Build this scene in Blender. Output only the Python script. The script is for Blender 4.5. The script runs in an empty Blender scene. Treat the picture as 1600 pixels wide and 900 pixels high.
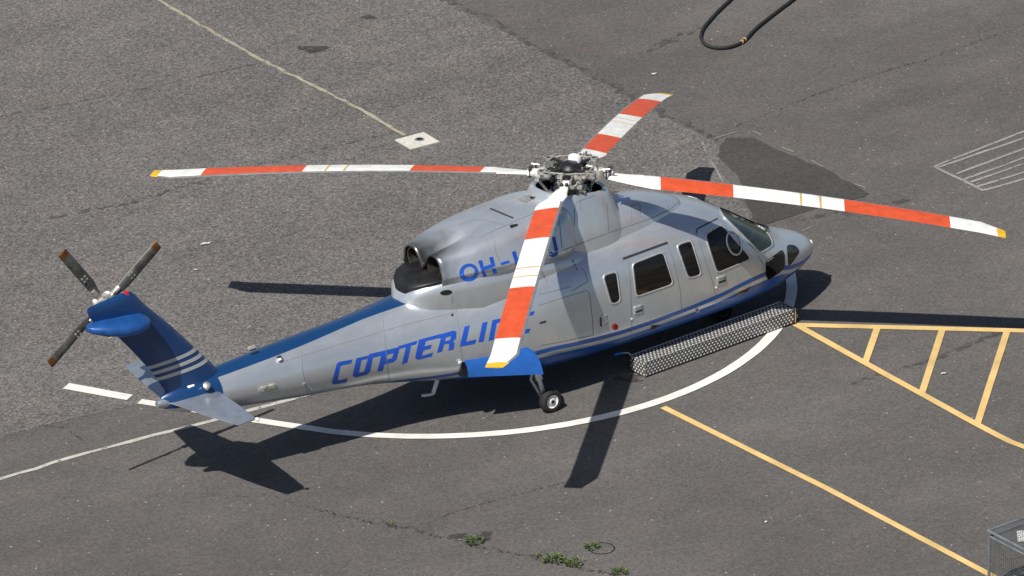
import bpy, bmesh, math, random
import numpy as np
from mathutils import Vector, Matrix
from mathutils.bvhtree import BVHTree
from mathutils.geometry import delaunay_2d_cdt
random.seed(7)
SC = bpy.context.scene
COL = SC.collection

# ------------------------------------------------------------------ camera
CAM_POS = np.array([-57.217, -74.0838, 42.7153])
CAM_R = np.array([[0.7950054, -0.60647938, -0.01221347],
                  [0.25440541, 0.315075, 0.91433344],
                  [0.55067622, 0.73000719, -0.40477796]])      # rows: right, up, forward
CAM_F = 10292.6                                               # focal length in photo pixels (1600 wide)
cd = bpy.data.cameras.new('camera')
cam = bpy.data.objects.new('camera', cd); COL.objects.link(cam)
cd.sensor_width = 36.0; cd.lens = 36.0 * CAM_F / 1600.0
cd.clip_start = 1.0; cd.clip_end = 3000.0
r_, u_, f_ = CAM_R
cam.matrix_world = Matrix(((r_[0], u_[0], -f_[0], CAM_POS[0]), (r_[1], u_[1], -f_[1], CAM_POS[1]),
                           (r_[2], u_[2], -f_[2], CAM_POS[2]), (0, 0, 0, 1)))
SC.camera = cam

# ------------------------------------------------------------------ daylight
SUN_TO = Vector((-0.702, -0.257, 1.0)).normalized()           # towards the sun
w = bpy.data.worlds.new('World'); SC.world = w; w.use_nodes = True
nt = w.node_tree; nt.nodes.clear()
sky = nt.nodes.new('ShaderNodeTexSky'); sky.sky_type = 'NISHITA'; sky.sun_disc = False; sky.dust_density = 1.2; sky.air_density = 0.9
sky.sun_elevation = math.asin(SUN_TO.z)
sky.sun_rotation = math.atan2(SUN_TO.x, SUN_TO.y)
bg = nt.nodes.new('ShaderNodeBackground'); bg.inputs[1].default_value = 0.066
wo = nt.nodes.new('ShaderNodeOutputWorld')
nt.links.new(sky.outputs[0], bg.inputs[0]); nt.links.new(bg.outputs[0], wo.inputs[0])
sd = bpy.data.lights.new('sun', 'SUN'); sd.energy = 5.0; sd.angle = math.radians(0.53); sd.color = (1.0, 0.955, 0.88)
sun = bpy.data.objects.new('sun', sd); COL.objects.link(sun)
sun.rotation_euler = (-SUN_TO).to_track_quat('-Z', 'Y').to_euler()
SC.view_settings.view_transform = 'Standard'; SC.view_settings.look = 'None'
SC.view_settings.exposure = 0.12; SC.view_settings.gamma = 1.0
SC.view_settings.use_curve_mapping = False
SC.render.engine = 'CYCLES'

# ------------------------------------------------------------------ frames
# the parked aircraft leans a little on its wheels: body frame x forward, y left, z up
BM = np.array([[0.99998215, 0.0, -0.00597481], [0.00015804, 0.99965012, 0.02645019], [0.00597272, -0.02645067, 0.99963228]])
CB = BM.T @ CAM_POS
def rayw(px):
    return np.array([(px[0] - 800) / CAM_F, -(px[1] - 450) / CAM_F, 1.0]) @ CAM_R
def gnd(px, z=0.0):                       # a photo point on the ground (or at height z), world
    d = rayw(px); t = (z - CAM_POS[2]) / d[2]; q = CAM_POS + t * d
    return Vector((q[0], q[1], q[2]))
def onY(px, y):                           # a photo point on the body-frame plane y
    d = BM.T @ rayw(px); t = (y - CB[1]) / d[1]; return Vector(CB + t * d)
def onZ(px, z):
    d = BM.T @ rayw(px); t = (z - CB[2]) / d[2]; return Vector(CB + t * d)
def body_z_for_ground(x, y, h):           # body z whose world height is h
    return (h - BM[2][0] * x - BM[2][1] * y) / BM[2][2]

# ------------------------------------------------------------------ materials
def new_mat(name):
    m = bpy.data.materials.new(name); m.use_nodes = True
    n = m.node_tree; b = n.nodes['Principled BSDF']
    return m, n, b
def N(n, t, **k):
    o = n.nodes.new(t)
    for a, v in k.items(): setattr(o, a, v)
    return o
def mth(n, op, a, b=None, c=None, clamp=False):
    o = n.nodes.new('ShaderNodeMath'); o.operation = op; o.use_clamp = clamp
    for i, v in enumerate((a, b, c)):
        if v is None: continue
        if hasattr(v, 'is_linked') or hasattr(v, 'links'): n.links.new(v, o.inputs[i])
        else: o.inputs[i].default_value = v
    return o.outputs[0]
def mix(n, fac, a, b):
    o = n.nodes.new('ShaderNodeMix'); o.data_type = 'RGBA'
    for i, v in ((0, fac), (6, a), (7, b)):
        if hasattr(v, 'links'): n.links.new(v, o.inputs[i])
        else: o.inputs[i].default_value = v if i == 0 else (*v, 1.0)
    return o.outputs[2]
def noise(n, scale, detail=4.0, rough=0.55, vec=None, w=None):
    o = n.nodes.new('ShaderNodeTexNoise'); o.inputs['Scale'].default_value = scale
    o.inputs['Detail'].default_value = detail; o.inputs['Roughness'].default_value = rough
    if vec is not None: n.links.new(vec, o.inputs['Vector'])
    return o.outputs['Fac']
def objco(n):
    return n.nodes.new('ShaderNodeTexCoord').outputs['Object']
def ramp(n, fac, stops):
    o = n.nodes.new('ShaderNodeValToRGB'); e = o.color_ramp.elements
    while len(e) > 1: e.remove(e[-1])
    for i, (p, c) in enumerate(stops):
        el = e[0] if i == 0 else e.new(p)
        el.position = p; el.color = (c, c, c, 1) if isinstance(c, (int, float)) else (*c, 1)
    n.links.new(fac, o.inputs[0]); return o.outputs[0]
def maprange(n, v, a, b, c=0.0, d=1.0):
    o = n.nodes.new('ShaderNodeMapRange'); n.links.new(v, o.inputs[0])
    for i, q in enumerate((a, b, c, d)): o.inputs[i + 1].default_value = q
    return o.outputs[0]

def paint(name, col, metallic=0.0, rough=0.4, coat=0.0, wear=0.08, bump=0.0, nscale=6.0):
    m, n, b = new_mat(name)
    co = objco(n); f = noise(n, nscale, 6, 0.6, co)
    f2 = noise(n, nscale * 9, 3, 0.6, co)
    g = mth(n, 'MULTIPLY_ADD', f, 0.7, mth(n, 'MULTIPLY', f2, 0.3))
    k = maprange(n, g, 0.35, 0.65, 1.0 - wear * 1.6, 1.0 + wear)
    v = n.nodes.new('ShaderNodeVectorMath'); v.operation = 'SCALE'
    v.inputs[0].default_value = col; n.links.new(k, v.inputs['Scale'])
    n.links.new(v.outputs[0], b.inputs['Base Color'])
    b.inputs['Metallic'].default_value = metallic
    n.links.new(maprange(n, f, 0.3, 0.7, rough * 0.85, rough * 1.2), b.inputs['Roughness'])
    b.inputs['Coat Weight'].default_value = coat; b.inputs['Coat Roughness'].default_value = 0.12
    if bump:
        bp = n.nodes.new('ShaderNodeBump'); bp.inputs['Strength'].default_value = bump; bp.inputs['Distance'].default_value = 0.01
        n.links.new(f2, bp.inputs['Height']); n.links.new(bp.outputs[0], b.inputs['Normal'])
    return m

SILVER = (0.66, 0.70, 0.735); BLUE = (0.018, 0.105, 0.40); DEEPBLUE = (0.008, 0.05, 0.21)
M = {}
M['blue'] = paint('blue_paint', BLUE, 0.1, 0.35, 0.3)
M['midblue'] = paint('fairing_blue', (0.013, 0.078, 0.28), 0.1, 0.4, 0.2, 0.15)
M['decal_blue'] = paint('blue_lettering', (0.015, 0.085, 0.50), 0.0, 0.4, 0.1)
M['silver'] = paint('silver_paint', (0.50, 0.545, 0.60), 0.75, 0.36, 0.25, 0.07)
M['white'] = paint('white_paint', (0.76, 0.76, 0.73), 0, 0.42, 0.0, 0.10)
M['red'] = paint('red_paint', (0.62, 0.085, 0.026), 0, 0.45, 0.0, 0.13)
M['yellow'] = paint('yellow_tip', (0.72, 0.43, 0.02), 0, 0.45, 0.0, 0.1)
M['gold'] = paint('ochre_line', (0.55, 0.36, 0.12), 0, 0.5, 0.0, 0.1)
M['edge_grey'] = paint('erosion_strip', (0.27, 0.28, 0.29), 0.4, 0.45, 0.0, 0.1)
M['tr_grey'] = paint('weathered_grey', (0.11, 0.108, 0.10), 0.1, 0.5, 0.0, 0.4, 0, 5)
M['tr_tip'] = paint('brown_tip', (0.13, 0.05, 0.012), 0.0, 0.5, 0.0, 0.3)
M['metal'] = paint('bare_metal', (0.55, 0.54, 0.50), 0.7, 0.35, 0.0, 0.2)
M['cream_metal'] = paint('cream_painted_metal', (0.42, 0.41, 0.37), 0.3, 0.4, 0.0, 0.5, 0, 14)
M['dark_metal'] = paint('dark_steel', (0.05, 0.05, 0.05), 0.6, 0.45, 0.0, 0.3)
M['black'] = paint('black_paint', (0.012, 0.012, 0.013), 0.0, 0.45, 0.0, 0.2)
M['rubber'] = paint('tyre_rubber', (0.018, 0.018, 0.018), 0.0, 0.75, 0.0, 0.25)
M['seam'] = paint('panel_gap', (0.22, 0.222, 0.225), 0.0, 0.7)
M['seam_dark'] = paint('door_gap', (0.03, 0.03, 0.032), 0.0, 0.7)
M['pale_frame'] = paint('window_surround', (0.64, 0.65, 0.66), 0.62, 0.4, 0.2, 0.05)
M['sooty'] = paint('sooty_deck', (0.010, 0.010, 0.011), 0.0, 0.5, 0.0, 0.4, 0, 3)
M['burnt'] = paint('heat_tinted_steel', (0.22, 0.17, 0.12), 0.8, 0.4, 0, 0.4, 0, 12)
M['beacon'] = paint('red_beacon', (0.5, 0.01, 0.01), 0.0, 0.15, 0.5)
M['lens'] = paint('lamp_lens', (0.7, 0.7, 0.66), 0.0, 0.1, 0.6)
M['blue_grip'] = paint('blue_grip', (0.02, 0.16, 0.6), 0.0, 0.35)
M['fabric'] = paint('seat_cloth', (0.08, 0.075, 0.07), 0.0, 0.8)

def glass_mat(name, col, rough=0.06, streak=0.0):
    m, n, b = new_mat(name); co = objco(n)
    mp = N(n, 'ShaderNodeMapping'); n.links.new(co, mp.inputs[0]); mp.inputs['Scale'].default_value = (1.2, 1.2, 22)
    f = noise(n, 1.6, 3, 0.6, mp.outputs[0])
    c2 = tuple(min(1, q * (1 + streak)) for q in col)
    n.links.new(mix(n, maprange(n, f, 0.45, 0.7), col, c2), b.inputs['Base Color'])
    b.inputs['Roughness'].default_value = rough; b.inputs['IOR'].default_value = 1.5
    b.inputs['Specular IOR Level'].default_value = 0.45
    return m
M['tint'] = glass_mat('tinted_window', (0.006, 0.0055, 0.005), 0.05, 1.6)
M['windscreen'] = glass_mat('windscreen_glass', (0.018, 0.026, 0.022), 0.04, 0.8)

def skin_material(name, mode):
    """silver aircraft paint with the painted blue areas; object coordinates = body metres"""
    m, n, b = new_mat(name); co = objco(n)
    sp = n.nodes.new('ShaderNodeSeparateXYZ'); n.links.new(co, sp.inputs[0])
    X, Y, Z = sp.outputs
    f = noise(n, 2.2, 5, 0.6, co); f2 = noise(n, 40, 3, 0.6, co)
    mp = N(n, 'ShaderNodeMapping'); n.links.new(co, mp.inputs[0]); mp.inputs['Scale'].default_value = (1.2, 6, 1.0)
    streak = noise(n, 2.5, 5, 0.65, mp.outputs[0])
    k = mth(n, 'ADD', maprange(n, f, 0.3, 0.7, 0.96, 1.03), maprange(n, streak, 0.35, 0.7, 0.03, -0.07))
    v = n.nodes.new('ShaderNodeVectorMath'); v.operation = 'SCALE'; v.inputs[0].default_value = SILVER
    n.links.new(k, v.inputs['Scale']); col = v.outputs[0]
    met = 0.7
    if mode == 'fuselage':
        fc = n.nodes.new('ShaderNodeFloatCurve')
        n.links.new(maprange(n, X, -6.0, 5.0), fc.inputs['Value'])
        cv = fc.mapping.curves[0]
        pts = [(-6, .93), (-4.9, .95), (-3.9, .93), (-3.2, .915), (-2.73, .93), (-1.52, .985), (-.87, .935), (-.13, .88), (.38, .868), (1.14, .88), (1.91, .92), (2.89, .985), (3.3, .95), (3.75, .82), (4.2, .745), (5, .70)]
        pts = [((x + 6) / 11, z) for x, z in pts]
        while len(cv.points) < len(pts): cv.points.new(0.5, 0.5)
        for p, (x, z) in zip(cv.points, pts): p.location = (x, z); p.handle_type = 'AUTO'
        fc.mapping.update()
        d = mth(n, 'SUBTRACT', Z, fc.outputs[0])
        belly = mth(n, 'LESS_THAN', d, -0.150)
        thin = mth(n, 'MULTIPLY', mth(n, 'LESS_THAN', d, 0.0), mth(n, 'GREATER_THAN', d, -0.078))
        line = mth(n, 'MULTIPLY_ADD', X, 0.058, 2.22)
        line = mth(n, 'SUBTRACT', line, maprange(n, Y, 0.02, 0.12, 0.0, 0.13))
        topb = mth(n, 'MULTIPLY', mth(n, 'GREATER_THAN', Z, line), mth(n, 'LESS_THAN', X, -3.0))
        tailb = mth(n, 'LESS_THAN', X, -6.93)
        tailb = mth(n, 'MULTIPLY', tailb, mth(n, 'GREATER_THAN', Z, 1.52))
        fac = mth(n, 'MAXIMUM', mth(n, 'MAXIMUM', belly, thin), mth(n, 'MAXIMUM', topb, tailb))
        bl = mix(n, mth(n, 'MAXIMUM', topb, tailb), BLUE, (0.007, 0.046, 0.145))
        col = mix(n, fac, col, bl)
        mr = maprange(n, fac, 0, 1, met, 0.1); n.links.new(mr, b.inputs['Metallic'])
    elif mode == 'plain':
        b.inputs['Metallic'].default_value = met
    else:
        b.inputs['Metallic'].default_value = met
        # exhaust soot with ragged edge near the pipes
        s = mth(n, 'ADD', mth(n, 'MULTIPLY', X, -1.0), mth(n, 'MULTIPLY_ADD', f, 0.9, -0.45))
        ay = mth(n, 'ABSOLUTE', Y)
        s = mth(n, 'SUBTRACT', s, mth(n, 'MULTIPLY', mth(n, 'ABSOLUTE', mth(n, 'SUBTRACT', ay, 0.12)), 0.9))
        soot = maprange(n, s, 2.25, 2.85, 0.0, 0.93)
        col = mix(n, soot, col, (0.035, 0.032, 0.03))
    n.links.new(col, b.inputs['Base Color'])
    n.links.new(maprange(n, f, 0.3, 0.7, 0.26, 0.36), b.inputs['Roughness'])
    b.inputs['Coat Weight'].default_value = 0.25; b.inputs['Coat Roughness'].default_value = 0.15
    bp = n.nodes.new('ShaderNodeBump'); bp.inputs['Strength'].default_value = 0.05; bp.inputs['Distance'].default_value = 0.02
    n.links.new(noise(n, 3.0, 2, 0.5, co), bp.inputs['Height']); n.links.new(bp.outputs[0], b.inputs['Normal'])
    return m
M['skin'] = skin_material('fuselage_paint', 'fuselage')
M['cowl'] = skin_material('cowling_paint', 'cowl')
M['plain'] = skin_material('deck_paint', 'plain')

def fin_material():
    m, n, b = new_mat('fin_paint'); co = objco(n)
    sp = n.nodes.new('ShaderNodeSeparateXYZ'); n.links.new(co, sp.inputs[0]); X, Y, Z = sp.outputs
    t = mth(n, 'SUBTRACT', Z, mth(n, 'MULTIPLY', X, 0.10))          # bands slope with the fin root
    fac = None
    for z0 in (2.78, 2.90, 3.02):
        q = mth(n, 'MULTIPLY', mth(n, 'GREATER_THAN', t, z0), mth(n, 'LESS_THAN', t, z0 + 0.058))
        fac = q if fac is None else mth(n, 'MAXIMUM', fac, q)
    f = noise(n, 5, 4, 0.6, co)
    bl = mix(n, f, (0.005, 0.032, 0.11), (0.008, 0.050, 0.17))
    n.links.new(mix(n, fac, bl, (0.42, 0.42, 0.40)), b.inputs['Base Color'])
    b.inputs['Roughness'].default_value = 0.35; b.inputs['Coat Weight'].default_value = 0.3
    return m
M['fin'] = fin_material()

def asphalt(name, base, spec_amt, spec_col, warm, scale=1.0, contrast=1.0):
    m, n, b = new_mat(name); co = objco(n)
    big = noise(n, 0.16, 5, 0.6, co); mid = noise(n, 1.1, 5, 0.65, co); fine = noise(n, 26 * scale, 4, 0.75, co)
    vo = N(n, 'ShaderNodeTexVoronoi'); vo.inputs['Scale'].default_value = 30 * scale; n.links.new(co, vo.inputs['Vector'])
    sepc = n.nodes.new('ShaderNodeSeparateColor'); n.links.new(vo.outputs['Color'], sepc.inputs[0])
    grain = maprange(n, sepc.outputs[0], 0, 1, 1 - 0.30 * contrast, 1 + 0.30 * contrast)
    k = mth(n, 'MULTIPLY', maprange(n, big, 0.3, 0.7, 0.86, 1.12), maprange(n, mid, 0.3, 0.7, 0.92, 1.08))
    mp = N(n, 'ShaderNodeMapping'); n.links.new(co, mp.inputs[0]); mp.inputs['Rotation'].default_value = (0, 0, 0.35); mp.inputs['Scale'].default_value = (0.16, 1.0, 1.0)
    worn = noise(n, 0.8, 5, 0.62, mp.outputs[0])
    k = mth(n, 'MULTIPLY', k, maprange(n, worn, 0.32, 0.68, 0.90, 1.09))
    k = mth(n, 'MULTIPLY', k, grain)
    k = mth(n, 'MULTIPLY', k, maprange(n, fine, 0.25, 0.75, 1 - 0.35 * contrast, 1 + 0.35 * contrast))
    v = n.nodes.new('ShaderNodeVectorMath'); v.operation = 'SCALE'
    n.links.new(mix(n, maprange(n, mid, 0.45, 0.62), base, warm), v.inputs[0]); n.links.new(k, v.inputs['Scale'])
    vo2 = N(n, 'ShaderNodeTexVoronoi'); vo2.inputs['Scale'].default_value = 19 * scale; n.links.new(co, vo2.inputs['Vector'])
    s2 = n.nodes.new('ShaderNodeSeparateColor'); n.links.new(vo2.outputs['Color'], s2.inputs[0])
    thr = maprange(n, mid, 0.35, 0.7, 1.0 - spec_amt * 0.5, 1.0 - spec_amt * 1.5)
    st = mth(n, 'MULTIPLY', mth(n, 'GREATER_THAN', s2.outputs[1], thr), mth(n, 'LESS_THAN', vo2.outputs['Distance'], mth(n, 'MULTIPLY_ADD', sepc.outputs[2], 0.26, 0.12)))
    st = mth(n, 'MULTIPLY', st, maprange(n, s2.outputs[2], 0, 1, 0.25, 0.9))
    n.links.new(mix(n, st, v.outputs[0], spec_col), b.inputs['Base Color'])
    b.inputs['Roughness'].default_value = 0.9; b.inputs['Specular IOR Level'].default_value = 0.25
    bp = n.nodes.new('ShaderNodeBump'); bp.inputs['Strength'].default_value = 0.35; bp.inputs['Distance'].default_value = 0.012
    n.links.new(mth(n, 'ADD', fine, mth(n, 'MULTIPLY', vo.outputs['Distance'], 0.6)), bp.inputs['Height'])
    n.links.new(bp.outputs[0], b.inputs['Normal'])
    return m
M['asphalt'] = asphalt('smooth_asphalt', (0.103, 0.099, 0.0945), 0.03, (0.36, 0.35, 0.33), (0.107, 0.097, 0.092), 1.0, 0.66)
M['coarse'] = asphalt('coarse_asphalt', (0.124, 0.119, 0.115), 0.34, (0.34, 0.325, 0.31), (0.129, 0.117, 0.111), 1.0, 1.3)
M['fresh'] = asphalt('dark_asphalt_patch', (0.060, 0.058, 0.055), 0.008, (0.2, 0.19, 0.18), (0.058, 0.054, 0.05), 0.9, 0.6)

def worn_paint(name, col, wear, scale=9.0, dirt=0.25):
    m, n, b = new_mat(name); co = objco(n)
    f = noise(n, scale, 7, 0.72, co); g = noise(n, 1.5, 3, 0.6, co); h = noise(n, 60, 3, 0.7, co)
    v = n.nodes.new('ShaderNodeVectorMath'); v.operation = 'SCALE'; v.inputs[0].default_value = col
    n.links.new(mth(n, 'MULTIPLY', maprange(n, g, 0.3, 0.7, 1 - dirt, 1.05), maprange(n, h, 0.3, 0.7, 0.88, 1.08)), v.inputs['Scale'])
    n.links.new(v.outputs[0], b.inputs['Base Color']); b.inputs['Roughness'].default_value = 0.7
    t = n.nodes.new('ShaderNodeBsdfTransparent'); ms = n.nodes.new('ShaderNodeMixShader')
    a = maprange(n, mth(n, 'MULTIPLY_ADD', h, 0.35, f), wear - 0.05 + 0.17, wear + 0.05 + 0.17)
    n.links.new(a, ms.inputs[0]); n.links.new(t.outputs[0], ms.inputs[1]); n.links.new(b.outputs[0], ms.inputs[2])
    n.links.new(ms.outputs[0], n.nodes['Material Output'].inputs[0])
    return m
M['line_white'] = worn_paint('white_line_paint', (0.78, 0.77, 0.72), 0.29)
M['line_thin'] = worn_paint('worn_white_line_paint', (0.50, 0.49, 0.44), 0.40, 7)
M['line_yellow'] = worn_paint('yellow_line_paint', (0.72, 0.50, 0.20), 0.29)
M['line_sand'] = worn_paint('sand_joint_filler', (0.36, 0.33, 0.25), 0.40, 6)
M['line_faint'] = worn_paint('faded_white_paint', (0.30, 0.29, 0.275), 0.40, 7)
M['crack'] = worn_paint('tar_crack', (0.050, 0.047, 0.043), 0.56, 14, 0.4)
M['stain'] = worn_paint('oil_stain', (0.055, 0.052, 0.050), 0.47, 3.5, 0.3)
M['greyish'] = worn_paint('greyish_seam', (0.080, 0.076, 0.072), 0.55, 5.0, 0.2)

# ------------------------------------------------------------------ mesh helpers
def mesh_obj(name, verts, faces, mat, parent=None, smooth=True, mats=None, fmat=None, sharp=None):
    me = bpy.data.meshes.new(name); me.from_pydata([tuple(v) for v in verts], [], faces)
    for mm in (mats or [mat]): me.materials.append(mm)
    if fmat: me.polygons.foreach_set('material_index', fmat)
    me.polygons.foreach_set('use_smooth', [smooth] * len(me.polygons))
    me.validate(); me.update()
    if sharp is not None and smooth: me.set_sharp_from_angle(angle=math.radians(sharp))
    o = bpy.data.objects.new(name, me); COL.objects.link(o)
    if parent: o.parent = parent
    return o
class MB:
    def __init__(s): s.v = []; s.f = []
    def add(s, v, f):
        k = len(s.v); s.v += [Vector(q) for q in v]; s.f += [tuple(i + k for i in q) for q in f]
    def box(s, c, size, rot=None, bevel=0.0):
        c = Vector(c); hx, hy, hz = [q / 2 for q in size]
        bm = bmesh.new(); bmesh.ops.create_cube(bm, size=1.0)
        for q in bm.verts: q.co = Vector((q.co.x * hx * 2, q.co.y * hy * 2, q.co.z * hz * 2))
        if bevel: bmesh.ops.bevel(bm, geom=list(bm.edges), offset=bevel, segments=2, affect='EDGES', profile=0.6)
        bm.verts.index_update()
        R = rot or Matrix.Identity(3)
        s.add([c + R @ q.co for q in bm.verts], [[q.index for q in f.verts] for f in bm.faces]); bm.free()
    def tube(s, pts, rad, seg=10, caps=True):
        pts = [Vector(q) for q in pts]; n = len(pts); rs = rad if isinstance(rad, (list, tuple)) else [rad] * n
        up = None; V = []
        for i, q in enumerate(pts):
            d = (pts[min(i + 1, n - 1)] - pts[max(i - 1, 0)]).normalized()
            if up is None:
                up = Vector((0, 0, 1)) if abs(d.z) < 0.9 else Vector((1, 0, 0))
            a = d.cross(up).normalized(); up = a.cross(d).normalized()
            for k in range(seg):
                t = 2 * math.pi * k / seg; V.append(q + (a * math.cos(t) + up * math.sin(t)) * rs[i])
        F = []
        for i in range(n - 1):
            for k in range(seg):
                F.append((i * seg + k, i * seg + (k + 1) % seg, (i + 1) * seg + (k + 1) % seg, (i + 1) * seg + k))
        if caps: F.append(tuple(range(seg - 1, -1, -1))); F.append(tuple((n - 1) * seg + k for k in range(seg)))
        s.add(V, F)
    def lathe(s, c, axis, prof, seg=24):            # prof: (distance along axis, radius)
        c = Vector(c); ax = Vector(axis).normalized(); a = ax.orthogonal().normalized(); b = ax.cross(a)
        V = []; F = []
        for d, r in prof:
            for k in range(seg):
                t = 2 * math.pi * k / seg; V.append(c + ax * d + (a * math.cos(t) + b * math.sin(t)) * max(r, 1e-4))
        for i in range(len(prof) - 1):
            for k in range(seg): F.append((i * seg + k, i * seg + (k + 1) % seg, (i + 1) * seg + (k + 1) % seg, (i + 1) * seg + k))
        F.append(tuple(range(seg - 1, -1, -1))); F.append(tuple((len(prof) - 1) * seg + k for k in range(seg)))
        s.add(V, F)
    def build(s, name, mat, parent=None, smooth=True, sharp=35):
        o = mesh_obj(name, s.v, s.f, mat, parent, smooth)
        bm = bmesh.new(); bm.from_mesh(o.data); bmesh.ops.recalc_face_normals(bm, faces=bm.faces); bm.to_mesh(o.data); bm.free()
        if smooth: o.data.set_sharp_from_angle(angle=math.radians(sharp))
        return o
def tag(o, label=None, cat=None, group=None, kind=None):
    if label: o['label'] = label
    if cat: o['category'] = cat
    if group: o['group'] = group
    if kind: o['kind'] = kind
    return o
def empty(name, loc=(0, 0, 0)):
    o = bpy.data.objects.new(name, None); o.location = loc; o.empty_display_size = 0.3; COL.objects.link(o); return o
def inside(p, poly):
    x, y = p; c = False; n = len(poly)
    for i in range(n):
        x1, y1 = poly[i]; x2, y2 = poly[i - 1]
        if (y1 > y) != (y2 > y) and x < (x2 - x1) * (y - y1) / (y2 - y1) + x1: c = not c
    return c
def round_poly(P, r, k=4):
    out = []; n = len(P)
    for i in range(n):
        a, b, c = Vector(P[i - 1]), Vector(P[i]), Vector(P[(i + 1) % n])
        d1 = (a - b); d2 = (c - b); rr = min(r, d1.length * 0.45, d2.length * 0.45)
        p1 = b + d1.normalized() * rr; p2 = b + d2.normalized() * rr
        for j in range(k + 1):
            t = j / k; out.append(tuple((p1 * (1 - t) ** 2 + b * 2 * t * (1 - t) + p2 * t * t)))
    return out
def scale_poly(P, s):
    c = sum((Vector(p) for p in P), Vector((0, 0))) / len(P)
    return [tuple(c + (Vector(p) - c) * s) for p in P]
def grow_poly(P, d):
    """offset a (roughly convex) outline outward by d"""
    n = len(P); A = sum(P[i - 1][0] * P[i][1] - P[i][0] * P[i - 1][1] for i in range(n)); sg = 1 if A > 0 else -1
    out = []
    for i in range(n):
        a, b, c = Vector(P[i - 1]), Vector(P[i]), Vector(P[(i + 1) % n])
        n1 = Vector(((b - a).y, -(b - a).x)); n2 = Vector(((c - b).y, -(c - b).x))
        if n1.length < 1e-9 or n2.length < 1e-9: out.append(tuple(b)); continue
        n1.normalize(); n2.normalize(); q = (n1 + n2); q = q / max(0.5, q.length_squared / 2) if q.length > 1e-6 else n1
        out.append(tuple(b + q * d * sg * (1 if q.length < 1.5 else 1)))
    return out
def densify(P, step):
    out = []
    for i in range(len(P)):
        a = Vector(P[i]); b = Vector(P[(i + 1) % len(P)]); k = max(1, int((b - a).length / step))
        out += [tuple(a.lerp(b, j / k)) for j in range(k)]
    return out
def tri_poly(outer, holes=(), step=6.0, border=None):
    """triangulate a 2D outline (holes cut out) with interior points"""
    V = []; E = []
    loops = [densify(outer, border or step)] + [densify(h, border or step) for h in holes]
    for L in loops:
        k = len(V); V += [Vector(q) for q in L]; E += [(k + i, k + (i + 1) % len(L)) for i in range(len(L))]
    xs = [v.x for v in V]; ys = [v.y for v in V]
    x = min(xs) + step / 2
    while x < max(xs):
        y = min(ys) + step / 2
        while y < max(ys):
            if inside((x, y), loops[0]) and not any(inside((x, y), h) for h in loops[1:]):
                if min((v - Vector((x, y))).length for v in V[:sum(len(l) for l in loops)]) > step * 0.4: V.append(Vector((x, y)))
            y += step
        x += step
    r = delaunay_2d_cdt(V, E, [], 0, 1e-5)
    P = [tuple(q) for q in r[0]]; F = []
    for f in r[2]:
        c = (sum(P[i][0] for i in f) / len(f), sum(P[i][1] for i in f) / len(f))
        if inside(c, loops[0]) and not any(inside(c, h) for h in loops[1:]): F.append(tuple(f))
    return P, F

# ------------------------------------------------------------------ ground
def ground_sheet(name, poly, z, mat, label=None, ragged=0.0, step=0.25):
    P = densify(poly, step) if ragged else poly
    if ragged:
        P = [(x + random.uniform(-1, 1) * ragged, y + random.uniform(-1, 1) * ragged) for x, y in P]
    Vv = [Vector((x, y, z)) for x, y in P]
    bm = bmesh.new(); f = bm.faces.new([bm.verts.new(v) for v in Vv]); f.normal_update()
    if f.normal.z < 0: f.normal_flip()
    bmesh.ops.triangulate(bm, faces=bm.faces)
    me = bpy.data.meshes.new(name); bm.to_mesh(me); bm.free(); me.materials.append(mat)
    o = bpy.data.objects.new(name, me); COL.objects.link(o); o['kind'] = 'structure'
    if label: o['label'] = label
    return o
def g2(px): q = gnd(px); return (q.x, q.y)
ground_sheet('ground', [(-400, -400), (500, -400), (500, 600), (-400, 600)], 0.0, M['asphalt'], 'grey asphalt apron')
ground_sheet('coarse_ground', [g2(q) for q in [(-900, -400), (100, -260), (540, -75), (690, 0), (850, 82), (1000, 160), (1060, 193), (1118, 222), (1126, 240), (1120, 262), (1142, 290), (1160, 318), (1172, 345), (1000, 430), (700, 520), (420, 588), (330, 607), (205, 634), (120, 653), (0, 684), (-900, 900)]],
             0.004, M['coarse'], 'coarse speckled asphalt area', 0.03)
ground_sheet('dark_patch', [g2(q) for q in [(1122, 228), (1136, 217), (1178, 215), (1196, 227), (1242, 244), (1287, 264), (1330, 288), (1357, 302), (1351, 308), (1317, 315), (1262, 331), (1190, 352), (1178, 342), (1164, 305), (1159, 284), (1143, 264), (1121, 246)]],
             0.008, M['fresh'], 'dark repaired asphalt patch', 0.035)

def ribbon(name, pts, width, z, mat, jitter=0.0, closed=False, wj=0.0, label=None, step=0.3):
    P = [Vector((*q, 0)) if len(q) == 2 else Vector(q) for q in pts]
    D = []
    for a, b in zip(P[:-1], P[1:]):
        k = max(1, int((b - a).length / step)); D += [a.lerp(b, j / k) for j in range(k)]
    D.append(P[-1])
    V = []; F = []
    for i, q in enumerate(D):
        t = (D[min(i + 1, len(D) - 1)] - D[max(i - 1, 0)]).normalized(); nrm = Vector((-t.y, t.x, 0))
        o = random.uniform(-1, 1) * jitter; wa = width / 2 * (1 + random.uniform(-1, 1) * wj); wb = width / 2 * (1 + random.uniform(-1, 1) * wj)
        V += [Vector((q.x, q.y, z)) + nrm * (o + wa), Vector((q.x, q.y, z)) + nrm * (o - wb)]
    for i in range(len(D) - 1): F.append((2 * i, 2 * i + 1, 2 * i + 3, 2 * i + 2))
    ob = mesh_obj(name, V, F, mat, None, False)
    bm = bmesh.new(); bm.from_mesh(ob.data)
    for f in bm.faces:
        f.normal_update()
        if f.normal.z < 0: f.normal_flip()
    bm.to_mesh(ob.data); bm.free()
    ob['kind'] = 'structure'
    if label: ob['label'] = label
    return ob
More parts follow.
